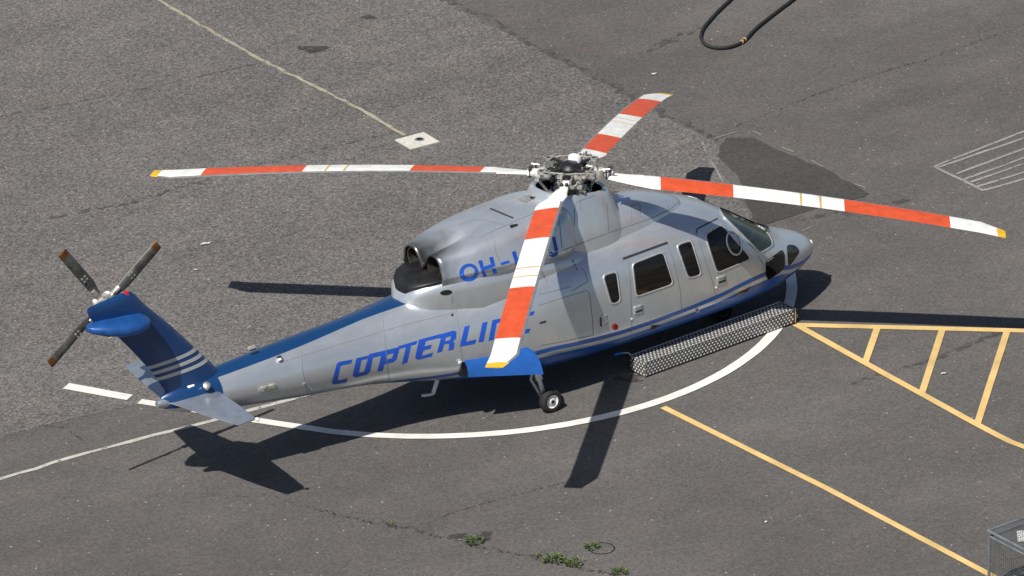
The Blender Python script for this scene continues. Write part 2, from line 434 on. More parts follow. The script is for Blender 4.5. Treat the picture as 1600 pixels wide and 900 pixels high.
# white circle arc with its straight lead-in
CC = (0.002, 3.779); CR = 5.692
p0 = Vector(g2((520, 674))); a0 = math.atan2(p0.y - CC[1], p0.x - CC[0])
arc = []
a1 = math.radians(-29.0)
for i in range(81):
    a = a0 + (a1 - a0) * i / 80; arc.append((CC[0] + CR * math.cos(a), CC[1] + CR * math.sin(a)))
lead = [g2((218, 628)), g2((300, 641)), g2((400, 657.5)), g2((470, 668))]
ribbon('painted_circle', lead + arc, 0.175, 0.013, M['line_white'], 0, wj=0.03, label='white painted landing circle')
ribbon('painted_dash', [g2((103, 604)), g2((203, 622))], 0.22, 0.013, M['line_white'], 0, wj=0.05, label='short white painted dash')
ribbon('painted_thin_line', [g2(q) for q in [(-60, 768), (0, 749), (110, 716), (170, 699), (240, 681), (335, 657), (420, 634), (520, 606)]], 0.085, 0.009, M['line_thin'], 0.012, wj=0.35, label='thin worn white line')
ribbon('joint_line', [g2(q) for q in [(150, -52), (250, 1), (300, 31), (400, 90), (480, 129), (560, 170), (632, 212)]], 0.075, 0.009, M['line_sand'], 0.02, wj=0.5, label='sand coloured joint line', step=0.15)
# yellow hatching and line
W_Y = 0.13
ribbon('yellow_line', [g2((1245, 508.5)), g2((1400, 512.5)), g2((1700, 520))], 0.15, 0.012, M['line_yellow'], wj=0.03, label='yellow line')
ribbon('yellow_line', [g2((1243, 508)), g2((1380, 584)), g2((1525, 663.5)), g2((1558, 681)), g2((1580, 692)), g2((1602, 700)), g2((1640, 708))], W_Y, 0.017, M['line_yellow'], wj=0.03, label='yellow edge line')
for a, b in (((1370.5, 514), (1352, 567)), ((1472, 517), (1440.5, 615)), ((1573, 520), (1527, 663))):
    ribbon('yellow_bar', [g2(a), g2(b)], W_Y * 0.82, 0.0145, M['line_yellow'], wj=0.03, label='yellow hatch bar')
ribbon('yellow_line', [g2((1036, 637)), g2((1290, 763)), g2((1600, 927))], 0.12, 0.012, M['line_yellow'], wj=0.03, label='long yellow line')
# faded white hatch upper right
hl = [((1458, 261), (1610, 202)), ((1466, 262), (1610, 213)), ((1494, 272), (1612, 229)), ((1507, 281), (1612, 243)), ((1517, 285), (1612, 252)), ((1527, 292), (1612, 266)), ((1538, 298), (1612, 277))]
for i, (a, b) in enumerate(hl):
    ribbon('faded_stripe', [g2(a), g2(b)], 0.058, 0.009, M['line_faint'], 0.006, wj=0.25, label='faded white stripe')
ribbon('faded_stripe', [g2((1462, 262)), g2((1538, 299))], 0.07, 0.0115, M['line_faint'], 0.006, wj=0.2, label='faded white stripe')
for a, b in (((1116, 217), (1153, 206)), ((1097, 222), (1104, 240)), ((1111, 252), (1130, 286)), ((1222, 231), (1240, 238)), ((1268, 251), (1286, 261)), ((1176, 205), (1190, 212)), ((1335, 288), (1353, 294)), ((1252, 372 - 10), (1268, 355))):
    ribbon('chalk_mark', [g2(a), g2(b)], 0.022, 0.0105, M['line_faint'], 0.004, wj=0.3, label='short chalky mark')
# cracks and darker seams
for pts, wd, mt in (
    ([(500, 797), (560, 812), (625, 824), (700, 841), (760, 856), (850, 876), (950, 898), (1000, 908)], 0.09, 'crack'),
    ([(655, 825), (700, 803), (760, 786), (840, 765), (900, 750)], 0.03, 'crack'),
    ([(1100, 217), (1180, 186), (1270, 150), (1340, 126), (1420, 100), (1440, 97), (1500, 75), (1610, 36)], 0.03, 'crack'),
    ([(690, -4), (760, 30), (850, 78), (960, 135), (1060, 190), (1120, 221)], 0.16, 'greyish'),
    ([(290, 772), (350, 773), (400, 778), (420, 770), (450, 784), (500, 797)], 0.03, 'crack'),
    ([(0, 182), (120, 160), (220, 140), (320, 118), (400, 100)], 0.05, 'greyish'),
    ([(0, 352), (60, 345), (200, 318), (330, 280)], 0.10, 'greyish'),
    ([(380, 262), (480, 240), (620, 205)], 0.06, 'greyish'),
    ([(1225, 349), (1275, 338), (1340, 328), (1420, 312)], 0.16, 'greyish'),  # broad darker streak to the right of the asphalt patch
    ([(1000, 85), (1050, 62), (1100, 42)], 0.15, 'greyish'),
    ([(1330, 600), (1480, 555), (1600, 505)], 0.12, 'greyish'),
    ([(60, 666), (105, 668), (128, 690)], 0.04, 'crack')):
    ribbon('crack' if mt == 'crack' else 'greyish_seam', [g2(q) for q in pts], wd, 0.0082 + random.random() * 0.001, M[mt], wd * 0.5, wj=0.6, step=0.12, label='dark ragged seam in the asphalt')
def blob(name, px, rx, ry, mat, z=0.0094, label=None, n=40):
    c = gnd(px); P = []
    for k in range(n):
        t = 2 * math.pi * k / n; s = 1 + 0.22 * math.sin(3 * t + px[0]) + random.uniform(-.1, .1)
        P.append((c.x + rx * s * math.cos(t) * .8 + ry * s * math.sin(t) * .6, c.y - rx * s * math.cos(t) * .6 + ry * s * math.sin(t) * .8))
    return ground_sheet(name, P, z, mat, label)
blob('oil_stain', (490, 77), 0.26, 0.16, M['stain'], label='dark oil stain')
blob('oil_stain', (740, 838), 0.30, 0.14, M['stain'], label='dark damp stain by the crack')
blob('oil_stain', (575, 28), 0.16, 0.1, M['stain'], label='small dark stain')
blob('oil_stain', (985, 592), 0.22, 0.12, M['stain'], label='dark stain near the step')

# ------------------------------------------------------------------ helicopter
HELI = empty('helicopter')
HELI.matrix_world = Matrix(((*BM[0], 0), (*BM[1], 0), (*BM[2], 0), (0, 0, 0, 1)))
tag(HELI, 'silver and blue helicopter with red and white rotor blades parked on the apron', 'helicopter')

def catmull(xs, ys, x):
    # monotone-ish cubic through the stations (xs descending or ascending)
    i = 0
    n = len(xs)
    while i < n - 2 and not (min(xs[i], xs[i + 1]) <= x <= max(xs[i], xs[i + 1])): i += 1
    h = xs[i + 1] - xs[i]; t = (x - xs[i]) / h
    def slope(k):
        if k <= 0: return (ys[1] - ys[0]) / (xs[1] - xs[0])
        if k >= n - 1: return (ys[-1] - ys[-2]) / (xs[-1] - xs[-2])
        a = (ys[k] - ys[k - 1]) / (xs[k] - xs[k - 1]); b = (ys[k + 1] - ys[k]) / (xs[k + 1] - xs[k])
        return 0 if a * b <= 0 else 2 * a * b / (a + b)
    m0 = slope(i) * h; m1 = slope(i + 1) * h
    return (2 * t**3 - 3 * t**2 + 1) * ys[i] + (t**3 - 2 * t**2 + t) * m0 + (-2 * t**3 + 3 * t**2) * ys[i + 1] + (t**3 - t**2) * m1
# stations: x, z bottom, z top, half width, z of the widest line, exponent top, exponent bottom
ST = [
 (4.60, .68, .79, .05, .74, 2.0, 2.0), (4.565, .61, .855, .17, .74, 2.0, 2.0), (4.47, .555, .94, .29, .75, 2.1, 2.1), (4.28, .495, 1.04, .42, .77, 2.2, 2.2), (4.0, .445, 1.14, .57, .81, 2.3, 2.3),
 (3.74, .41, 1.24, .69, .86, 2.3, 2.4), (3.45, .37, 1.42, .81, .92, 2.3, 2.5), (3.1, .36, 1.65, .90, 1.0, 2.4, 2.6), (2.75, .35, 1.88, .96, 1.05, 2.5, 2.7),
 (2.35, .35, 2.10, 1.0, 1.08, 2.7, 2.8), (1.9, .35, 2.22, 1.03, 1.1, 2.9, 2.8), (1.2, .35, 2.29, 1.045, 1.1, 3.0, 2.8), (0.0, .36, 2.31, 1.05, 1.1, 3.0, 2.8), (-1.2, .40, 2.28, 1.045, 1.12, 2.9, 2.7),
 (-2.1, .48, 2.16, .97, 1.16, 2.5, 2.5), (-2.9, .62, 2.08, .82, 1.24, 2.3, 2.3), (-3.6, .76, 2.03, .67, 1.38, 2.1, 2.1), (-4.35, .90, 1.985, .55, 1.44, 2.0, 2.0),
 (-5.66, 1.06, 1.945, .435, 1.50, 2.0, 2.0), (-6.72, 1.22, 1.885, .325, 1.55, 2.0, 2.0), (-7.3, 1.33, 1.84, .24, 1.58, 2.0, 2.0), (-7.72, 1.45, 1.78, .13, 1.60, 2.0, 2.0), (-7.85, 1.54, 1.70, .03, 1.62, 2.0, 2.0)]
def fus_ring(x, seg=72):
    xs = [s[0] for s in ST]; zb, zt, hw, zc, nt_, nb = [catmull(xs, [s[k] for s in ST], x) for k in range(1, 7)]
    R = []
    for k in range(seg):
        t = 2 * math.pi * k / seg; c, s = math.cos(t), math.sin(t); e = nt_ if s >= 0 else nb
        y = hw * math.copysign(abs(c) ** (2 / e), c); z = zc + ((zt - zc) if s >= 0 else (zc - zb)) * math.copysign(abs(s) ** (2 / e), s)
        R.append(Vector((x, y, z)))
    return R
def loft(rings, cap0=True, cap1=True, closed=True):
    n = len(rings[0]); V = [v for r in rings for v in r]; F = []
    for i in range(len(rings) - 1):
        for k in range(n if closed else n - 1):
            F.append((i * n + k, i * n + (k + 1) % n, (i + 1) * n + (k + 1) % n, (i + 1) * n + k))
    if cap0: F.append(tuple(range(n - 1, -1, -1)))
    if cap1: F.append(tuple((len(rings) - 1) * n + k for k in range(n)))
    return V, F
def fix_normals(o, sharp=None):
    bm = bmesh.new(); bm.from_mesh(o.data); bmesh.ops.recalc_face_normals(bm, faces=bm.faces); bm.to_mesh(o.data); bm.free()
    if sharp: o.data.set_sharp_from_angle(angle=math.radians(sharp))
    return o
xs_f = []
x = 4.60
while x > -7.85:
    xs_f.append(x); x -= 0.025 if x > 4.3 else 0.11
xs_f.append(-7.85)
V, F = loft([fus_ring(x) for x in xs_f])
FUS = fix_normals(mesh_obj('fuselage', V, F, M['skin'], HELI), 50)

# engine deck behind and under the cowling
def deck_ring(x, hw, zt, zb, n=4.2, seg=48):
    R = []
    for k in range(seg):
        t = 2 * math.pi * k / seg; c, s = math.cos(t), math.sin(t)
        R.append(Vector((x, hw * math.copysign(abs(c) ** (2 / n), c), (zt + zb) / 2 + (zt - zb) / 2 * math.copysign(abs(s) ** (2 / n), s))))
    return R
DK = [(-3.50, .08, 1.98, 1.75), (-3.40, .24, 2.15, 1.75), (-3.32, .36, 2.26, 1.75), (-3.18, .46, 2.33, 1.75), (-2.95, .555, 2.37, 1.7), (-2.4, .745, 2.425, 1.6), (-1.7, .815, 2.42, 1.6, 4.0), (-1.1, .81, 2.39, 1.6, 3.2), (-.6, .80, 2.355, 1.6, 2.7), (0.0, .76, 2.30, 1.6, 2.4), (.5, .64, 2.22, 1.6, 2.3), (.9, .40, 2.10, 1.6, 2.2)]
V, F = loft([deck_ring(*d) for d in DK])
DECK = fix_normals(mesh_obj('engine_deck', V, F, M['plain'], HELI), 60)

# engine cowling: two nacelles with a valley between
def cowl_ring(x, wb, ws, zs, zv, zb):
    yc = .34 * wb / .70; half = [(wb - .012, zb - .14), (wb - .004, zb - .03), (wb + .012, zb), (wb + .012, zb + .025), (wb - .01, zb + .06)]
    for k in range(1, 9):                      # outer flank up to the nacelle crown
        u = 1 - k / 8; q = yc + (wb - .012 - yc) * u; half.append((q, zb + .06 + (zs + .012 - zb - .06) * (1 - u ** 2.7) ** (1 / 2.3)))
    for k in range(1, 9):                      # crown down to the valley
        u = 1 - k / 8; half.append((yc * u, zv + (zs + .012 - zv) * math.sin(math.pi / 2 * u) ** .85))
    return [Vector((x, -y, z)) for y, z in half] + [Vector((x, y, z)) for y, z in half[-2::-1]]
CW = [(-.40, .52, .40, 2.86, 2.88, 2.36), (-.62, .72, .54, 2.92, 2.95, 2.36), (-.8, .775, .58, 2.925, 2.955, 2.365), (-1.2, .79, .60, 2.91, 2.93, 2.39), (-1.8, .78, .60, 2.865, 2.85, 2.42), (-2.3, .715, .585, 2.81, 2.70, 2.425), (-2.7, .60, .5, 2.755, 2.53, 2.40), (-2.98, .51, .43, 2.70, 2.41, 2.375)]
def cowl_at(x):
    xs = [c[0] for c in CW]; return cowl_ring(x, *[catmull(xs, [c[k] for c in CW], x) for k in range(1, 6)])
rings = []
x = -.40
while x > -2.98: rings.append(cowl_at(x)); x -= .09
rings.append(cowl_at(-2.98))
V, F = loft(rings, closed=False, cap0=False, cap1=False)
COWL = fix_normals(mesh_obj('engine_cowling', V, F, M['cowl'], HELI), 42)
bmv = COWL.modifiers.new('thickness', 'SOLIDIFY'); bmv.thickness = 0.025; bmv.offset = -1
# dark inside of the exhaust bay
r0 = cowl_at(-2.55)
back = [Vector((-2.5, v.y * .9, min(v.z, 2.70) - .03)) for v in r0]
V, F = loft([[Vector((v.x, v.y, v.z)) for v in back]], cap0=True, cap1=False, closed=True)
mesh_obj('exhaust_bulkhead', V, F, M['sooty'], HELI, False)
mbk = MB()
rr = [deck_ring(x, hw, zt, zt - .10, 2.6) for x, hw, zt in ((-3.40, .14, 2.25), (-3.32, .29, 2.325), (-3.18, .41, 2.375), (-2.95, .50, 2.405), (-2.5, .52, 2.41))]
V, F = loft(rr); mbk.add(V, F)
mbk.build('exhaust_tray', M['sooty'], HELI, sharp=60)
for sy in (-1, 1):
    mb = MB(); mb.lathe((-2.37, sy * .25, 2.53), (-1, 0, -.03), [(0, .16), (.5, .165), (.56, .17), (.56, .152), (.5, .148), (.1, .14)], 28)
    mb.build('exhaust_pipe', M['dark_metal'], HELI)
    mb = MB(); mb.lathe((-2.79, sy * .25, 2.52), (-1, 0, -.03), [(0, .168), (.13, .176), (.155, .170), (.155, .158), (.0, .15)], 28)
    mb.build('exhaust_lip', M['burnt'], HELI)

# doghouse tower below the rotor with an open well
def tower_ring(z, a, b, cx, n=2.9, seg=48, slope=-.13):
    R = []
    for k in range(seg):
        t = 2 * math.pi * k / seg; c, s = math.cos(t), math.sin(t)
        xx = cx + a * math.copysign(abs(c) ** (2 / n), c); yy = b * math.copysign(abs(s) ** (2 / n), s)
        R.append(Vector((xx, yy, z + (slope * (xx + .1) if z > 2.5 else 0))))
    return R
TW = [(2.05, .80, .72, -.12), (2.3, .79, .70, -.12), (2.55, .74, .64, -.13), (2.80, .66, .56, -.13), (2.95, .60, .50, -.13), (3.0, .575, .475, -.13), (3.015, .54, .445, -.13), (2.99, .50, .41, -.13)]
V, F = loft([tower_ring(*t) for t in TW], cap0=False, cap1=False)
TOWER = fix_normals(mesh_obj('rotor_fairing', V, F, M['cowl'], HELI), 50)
V, F = loft([tower_ring(2.99, .50, .41, -.13), tower_ring(2.75, .46, .39, -.13), tower_ring(2.55, .44, .37, -.13)], cap0=False, cap1=True)
fix_normals(mesh_obj('rotor_well', V, F, M['black'], HELI), 50)
# front fairing on the cabin roof
def dome_ring(x, hw, zt, zb=2.0, n=2.5, seg=36):
    return [Vector((x, hw * math.copysign(abs(math.cos(t)) ** (2 / n), math.cos(t)), zb + (zt - zb) * (abs(math.sin(t)) ** (2 / n) if math.sin(t) >= 0 else -.2 * abs(math.sin(t))))) for t in [2 * math.pi * k / seg for k in range(seg)]]
FR = [(2.0, .05, 2.16), (1.93, .22, 2.27), (1.75, .38, 2.36), (1.45, .50, 2.47), (1.1, .58, 2.55), (.7, .64, 2.60), (.2, .68, 2.62)]
xsr = [2.0, 1.97, 1.93, 1.85, 1.75, 1.6, 1.45, 1.3, 1.1, .9, .7, .45, .2]
V, F = loft([dome_ring(x, catmull([f[0] for f in FR], [f[1] for f in FR], x), catmull([f[0] for f in FR], [f[2] for f in FR], x)) for x in xsr])
DOME = fix_normals(mesh_obj('roof_fairing', V, F, M['cowl'], HELI), 50)

def bvh_of(objs):
    vs = []; fs = []
    for o in objs:
        k = len(vs); vs += [v.co.copy() for v in o.data.vertices]; fs += [tuple(i + k for i in p.vertices) for p in o.data.polygons]
    return BVHTree.FromPolygons(vs, fs)
B_FUS = bvh_of([FUS]); B_ALL = bvh_of([FUS, DECK, COWL, TOWER, DOME]); B_UP = bvh_of([COWL, DECK, TOWER, DOME])
def hit(px, tree):
    d = Vector(BM.T @ rayw(px)).normalized(); o = Vector(CB)
    loc, nrm, i, dist = tree.ray_cast(o, d)
    if loc is None: return None, None
    if nrm.dot(d) > 0: nrm = -nrm
    return loc, nrm
def surf_panel(name, poly, mat, off=0.004, parent=HELI, tree=None, step=5.0, holes=(), mirror=False, thick=0.0, label=None):
    tree = tree or B_FUS
    P, F = tri_poly(poly, holes, step)
    V = []; ok = []
    for p in P:
        l, n = hit(p, tree); ok.append(l is not None); V.append(l + n * off if l is not None else Vector((0, 0, 0)))
    F = [f for f in F if all(ok[i] for i in f)]
    use = sorted({i for f in F for i in f}); mp = {i: k for k, i in enumerate(use)}
    V = [V[i] for i in use]; F = [tuple(mp[i] for i in f) for f in F]
    o = mesh_obj(name, V, F, mat, parent)
    # face the camera side
    if o.data.polygons and o.data.polygons[0].normal.dot(Vector(CB) - V[F[0][0]]) < 0: o.data.flip_normals()
    if thick:
        md = o.modifiers.new('thickness', 'SOLIDIFY'); md.thickness = thick; md.offset = -1
    if label: o['label'] = label
    res = [o]
    if mirror:
        m = mesh_obj(name, [(v.x, -v.y, v.z) for v in V], F, mat, parent if parent is HELI else parent.get('_twin_obj') or HELI)
        if o.data.polygons[0].normal.y * m.data.polygons[0].normal.y > 0: m.data.flip_normals()
        if thick:
            md = m.modifiers.new('thickness', 'SOLIDIFY'); md.thickness = thick; md.offset = -1
        if label: m['label'] = label
        res.append(m)
    return res if mirror else o
def stroke(name, pts, wd, mat, tree=None, off=0.003, parent=HELI, mirror=False):
    """a thin line along photo points laid on the skin; wd in metres"""
    tree = tree or B_FUS; D = []
    for a, b in zip(pts[:-1], pts[1:]):
        a = Vector(a); b = Vector(b); k = max(1, int((b - a).length / 4)); D += [a.lerp(b, j / k) for j in range(k)]
    D.append(Vector(pts[-1])); L = []
    for q in D:
        l, n = hit(q, tree)
        if l is not None: L.append((l, n))
    if len(L) < 2: return None
    V = []; F = []
    for i, (l, n) in enumerate(L):
        t = (L[min(i + 1, len(L) - 1)][0] - L[max(i - 1, 0)][0]); s = t.cross(n).normalized() * wd / 2
        V += [l + n * off + s, l + n * off - s]
    for i in range(len(L) - 1): F.append((2 * i, 2 * i + 1, 2 * i + 3, 2 * i + 2))
    o = mesh_obj(name, V, F, mat, parent)
    if mirror:
        mesh_obj(name, [(v.x, -v.y, v.z) for v in V], F, mat, parent)
    return o

# ---- windows (outline in photo points, laid on the skin, mirrored to the other side)
WIN = {
 'cabin_window': [[(943.5, 431.5), (962.5, 425.5), (968.5, 470), (956, 475)], [(989.5, 413), (1035.5, 395), (1051, 443), (995, 462.5)], [(1059, 384), (1079, 376.5), (1095, 428.5), (1076, 434)]],
 'cockpit_window': [[(1102.5, 367), (1127, 352), (1172.5, 404), (1121, 425.5)]],
}
for nm, L in WIN.items():
    for P in L:
        R = round_poly(P, 6, 4); big = round_poly(grow_poly(P, 2.6), 7, 4)
        fr = surf_panel('window_frame', big, M['pale_frame'], 0.0075, HELI, step=5, holes=(R,), mirror=True, thick=0.004)
        for f, pane in zip(fr, surf_panel(nm, round_poly(grow_poly(P, .6), 6, 4), M['tint'], 0.004, HELI, step=5, mirror=True)):
            f.parent = pane
# windscreen half, split by the centre post
ws = [(1130, 336), (1187.5, 394.5), (1206.5, 383), (1203, 371), (1192, 358), (1160, 341), (1124, 325.5)]
R = round_poly(ws, 5, 4)
fr = surf_panel('windscreen_frame', round_poly(grow_poly(ws, 2.6), 6, 4), M['pale_frame'], 0.014, HELI, step=4, holes=(R,), mirror=True, thick=0.010)
for f, pane in zip(fr, surf_panel('windscreen', round_poly(grow_poly(ws, .5), 5, 4), M['windscreen'], 0.009, HELI, step=4, mirror=True)): f.parent = pane
for P in ([(1196, 409), (1222, 389.5), (1226, 397), (1226.5, 416), (1221, 424), (1200, 438), (1196.5, 430)], [(1229, 382.5), (1240, 382.5), (1247.5, 388), (1249, 394), (1240, 408), (1232, 417)]):
    surf_panel('chin_window', round_poly(P, 5, 4), M['tint'], 0.004, HELI, step=4, mirror=True)

# ---- seams, door outlines, handles
for pts in ([(973, 404.5), (1043, 379)],):
    stroke('door_rail', pts, 0.035, M['seam_dark'], off=0.006, mirror=True)
for pts in ([(982, 405), (985, 440), (987, 500), (987, 521)], [(1042, 380), (1052, 405), (1063, 455), (1065, 487)],
            [(1087, 361), (1095, 385), (1113, 440), (1119, 465)], [(927, 524), (926, 500), (921, 458), (916, 454), (842, 477)], [(845, 540), (927, 524)],
            [(1184, 399), (1192, 412), (1193, 432)], [(712, 477), (716, 505), (722, 562)], [(440, 566), (540, 535), (640, 505), (712, 488)]):
    stroke('panel_seam', pts, 0.010, M['seam'], mirror=True)
stroke('door_gap', [(1088, 364), (1089, 358), (1110, 347), (1122, 341)], 0.022, M['seam_dark'], mirror=True)
for pts in ([(880, 391), (915, 377), (950, 364), (985, 352), (1020, 340), (1045, 328), (1060, 316)],):
    stroke('panel_seam', pts, 0.013, M['seam'], B_ALL, 0.004)
for pts in ([(948, 318), (951, 362)], [(897, 330), (900, 316), (928, 305)], [(897, 330), (898, 352)], [(874, 345), (878, 388)], [(986, 322), (1000, 318), (1000, 340)], [(986, 322), (987, 344)], [(893, 455), (918, 440), (914, 425), (908, 419)], [(842, 460), (893, 448)]):
    stroke('panel_seam', pts, 0.010, M['seam'], B_ALL, 0.004)
for pts in ([(597, 490), (601, 530), (609, 607)], [(470, 545), (473, 580), (482, 621)], [(770, 365), (775, 395), (782, 412)], [(716, 352), (745, 342), (790, 352)], [(860, 330), (868, 360)], [(1040, 312), (1046, 328)], [(905, 301), (908, 330)]):
    stroke('panel_seam', pts, 0.008, M['seam'], B_ALL, 0.004)
stroke('access_slot', [(766, 326), (802, 341)], 0.035, M['seam_dark'], B_UP, 0.006)
stroke('cowl_strake', [(745, 373), (800, 348), (842, 330)], 0.02, M['pale_frame'], B_UP, 0.012)
surf_panel('intake_grille', round_poly([(808, 311), (824, 304.5), (838, 308), (822, 317)], 2), M['metal'], 0.006, HELI, B_UP, 3)
surf_panel('intake_grille', [(826, 306), (837, 308.5), (830, 312)], M['black'], 0.009, HELI, B_UP, 3)
surf_panel('cowl_vent', [(796, 352), (809, 350), (809, 353), (798, 357)], M['black'], 0.006, HELI, B_UP, 3)
def ell(cx, cy, a, b, rot=0, n=20):
    return [(cx + a * math.cos(t) * math.cos(rot) - b * math.sin(t) * math.sin(rot), cy + a * math.cos(t) * math.sin(rot) + b * math.sin(t) * math.cos(rot)) for t in [2 * math.pi * k / n for k in range(n)]]
surf_panel('deck_intake', ell(697, 457, 9.5, 4, -.12), M['black'], 0.006, HELI, B_ALL, 3)
surf_panel('drain_hole', ell(706.5, 492.5, 1.8, 2), M['black'], 0.005, HELI, B_FUS, 2)
stroke('static_vent', [(706, 463), (706.5, 473)], 0.02, M['seam'], B_ALL, 0.005)
stroke('static_vent', [(843, 505), (853, 502)], 0.03, M['seam_dark'], B_FUS, 0.005)
for cx, cy in ((997.5, 484), (1127, 438)):
    pl = surf_panel('handle_plate', round_poly([(cx - 7.5, cy - 5), (cx + 6.5, cy - 9), (cx + 7.5, cy + 4), (cx - 7, cy + 9)], 2), M['white'] if False else M['pale_frame'], 0.010, HELI, step=4, mirror=True, thick=0.01)
    for q in pl: q['label'] = 'pale door handle plate'
    surf_panel('door_handle', [(cx - 5, cy + 2), (cx + 5, cy - 2), (cx + 5, cy + 1), (cx - 5, cy + 5)], M['black'], 0.022, pl[0], step=4)
    surf_panel('door_handle', [(cx - 4, cy - 3), (cx + 3, cy - 5.5), (cx + 3, cy - 4), (cx - 4, cy - 1.5)], M['seam'], 0.014, pl[0], step=4)
surf_panel('fuel_panel', round_poly([(938, 493), (948, 491), (950, 506), (940, 509)], 2), M['pale_frame'], 0.007, HELI, step=4, thick=0.006)
stroke('fuel_panel_slot', [(938.5, 496), (938.8, 510)], 0.025, M['black'], B_FUS, 0.010)
rd = surf_panel('warning_roundel', ell(961, 510.5, 4.8, 5), M['beacon'], 0.006, HELI, step=3)
surf_panel('roundel_mark', ell(962, 510, 1.8, 3), M['black'], 0.009, rd, step=2)
em = surf_panel('emblem', ell(1089, 484.5, 3.4, 3.6), M['white'], 0.006, HELI, step=2)
surf_panel('emblem_mark', [(1087, 483), (1091, 482), (1090.5, 485), (1088, 488)], M['decal_blue'], 0.009, em, step=2)
surf_panel('belly_scoop', [(1017, 516), (1033, 507.5), (1018, 508.5)], M['black'], 0.006, HELI, step=3)
surf_panel('step_recess', [(1151, 459), (1172, 448), (1174, 451), (1166, 458), (1150, 464)], M['seam'], 0.006, HELI, step=3, mirror=True)
surf_panel('step_recess', [(1153, 458), (1172, 449), (1166, 456)], M['seam_dark'], 0.009, HELI, step=3)
for q in ((906, 420), (858, 438)):
    for k in range(3):
        stroke('stencil_text', [(q[0] - 6 + k * 3.2 - 6, q[1] - 14 + k * 6), (q[0] - 4 + k * 3.2 - 6, q[1] - 10 + k * 6)], 0.03, M['seam'], B_ALL, 0.005)
# cockpit window vent ring
rp = [hit(q, B_FUS) for q in ell(1145.5, 380, 11, 18.5, -.28, 28)]
mb = MB(); pts = [l + n * .02 for l, n in rp if l is not None]; mb.tube(pts + pts[:2], 0.016, 8, False)
mb.build('vent_ring', M['pale_frame'], HELI)

# ---- lettering on the boom, outlines traced from the photo
def z2(L): return [(440 + a / 3.462, 420 + b / 3.462) for a, b in L]
LET = [
 ('letter_c', z2([(312, 503), (384, 490), (376, 512), (330, 521), (318, 528), (303, 598), (310, 604), (357, 592), (351, 614), (282, 626), (271, 618), (298, 514)]), ()),
 ('letter_o', z2([(404, 484), (498, 462), (478, 556), (462, 572), (398, 588), (384, 578)]), [z2([(432, 494), (466, 486), (448, 552), (440, 558), (417, 562)])]),
 ('letter_p', z2([(470, 462), (640, 422), (622, 488), (606, 505), (556, 516), (546, 552), (518, 556), (538, 470), (498, 480)]), [z2([(572, 464), (606, 456), (596, 484), (564, 492)])]),
 ('letter_t', z2([(632, 418), (735, 388), (728, 408), (700, 416), (680, 506), (650, 517), (672, 424), (628, 436)]), ()),
 ('letter_e', z2([(742, 384), (860, 352), (852, 374), (780, 392), (772, 420), (812, 410), (806, 432), (768, 441), (758, 466), (764, 470), (820, 452), (812, 474), (735, 492), (722, 482)]), ()),
 ('letter_r', z2([(852, 356), (930, 334), (946, 340), (944, 376), (926, 394), (936, 400), (930, 436), (902, 443), (906, 408), (900, 404), (878, 410), (868, 448), (840, 455), (862, 374), (846, 378)]), [z2([(888, 372), (916, 364), (912, 384), (884, 392)])]),
 ('letter_l', z2([(990, 312), (1018, 306), (998, 394), (1054, 382), (1046, 406), (962, 422)]), ()),
 ('letter_i', z2([(1086, 292), (1114, 286), (1092, 394), (1064, 398)]), ()),
 ('letter_n', z2([(1140, 278), (1226, 258), (1238, 266), (1216, 362), (1190, 368), (1208, 284), (1164, 294), (1146, 384), (1118, 390)]), ()),
 ('letter_e', z2([(1266, 250), (1368, 228), (1362, 250), (1292, 266), (1286, 290), (1326, 282), (1320, 302), (1282, 310), (1276, 332), (1282, 336), (1346, 322), (1338, 346), (1256, 360), (1244, 350)]), ()),
]
for nm, P, H in LET: surf_panel(nm, P, M['decal_blue'], 0.003, HELI, B_ALL, 4, H)
# registration on the cowling side
def z3(L): return [(600 + a / 3.75, 240 + b / 3.75) for a, b in L]
REG = [
 ('letter_o', z3(ell(497, 697, 56, 53, -.35, 32)), [z3(ell(499, 694, 33, 32, -.35, 24))]),
 ('letter_h', z3([(551, 628), (574, 623), (584, 662), (626, 648), (615, 608), (638, 604), (662, 700), (640, 706), (631, 668), (588, 682), (604, 718), (582, 726)]), ()),
 ('hyphen', z3([(682, 640), (732, 624), (736, 640), (686, 656)]), ()),
 ('letter_h', z3([(748, 576), (771, 570), (781, 610), (823, 596), (812, 556), (835, 551), (859, 648), (837, 654), (828, 616), (785, 630), (799, 664), (777, 672)]), ()),
 ('letter_c', z3([(944, 528), (926, 548), (900, 536), (876, 556), (878, 590), (904, 618), (934, 600), (944, 618), (904, 642), (864, 610), (854, 560), (880, 520), (914, 512)]), ()),
 ('letter_j', z3([(984, 492), (1002, 484), (1024, 580), (1012, 600), (984, 608), (966, 596), (964, 580), (984, 574), (990, 586), (1002, 580)]), ()),
]
for nm, P, H in REG: surf_panel(nm, P, M['decal_blue'], 0.004, HELI, B_ALL, 3.5, H)

# ---- wiper, pitot, beacon, aerials
def surf_tube(name, pxs, off, rad, mat, tree=None):
    P = [hit(q, tree or B_ALL) for q in pxs]; P = [l + n * off for l, n in P if l is not None]
    mb = MB(); mb.tube(P, rad, 8); return mb.build(name, mat, HELI)
surf_tube('windscreen_wiper', [(1124, 327), (1140, 333.5), (1158, 342), (1178, 350), (1193, 355), (1199, 358)], 0.025, 0.014, M['black'])
surf_tube('windscreen_wiper', [(1199, 356), (1198, 360), (1194, 362)], 0.03, 0.012, M['black'])
mb = MB(); mb.lathe((4.52, -.1, .78), (1, -.05, 0), [(0, .05), (.07, .05), (.09, .035), (.10, .012)], 16); mb.build('nose_lamp', M['lens'], HELI)
mb = MB(); mb.tube([(4.2, .5, .7), (4.45, .62, .68), (4.75, .62, .69)], .012, 8); mb.build('pitot_tube', M['dark_metal'], HELI)
q, n_ = hit((1199, 409), B_FUS)
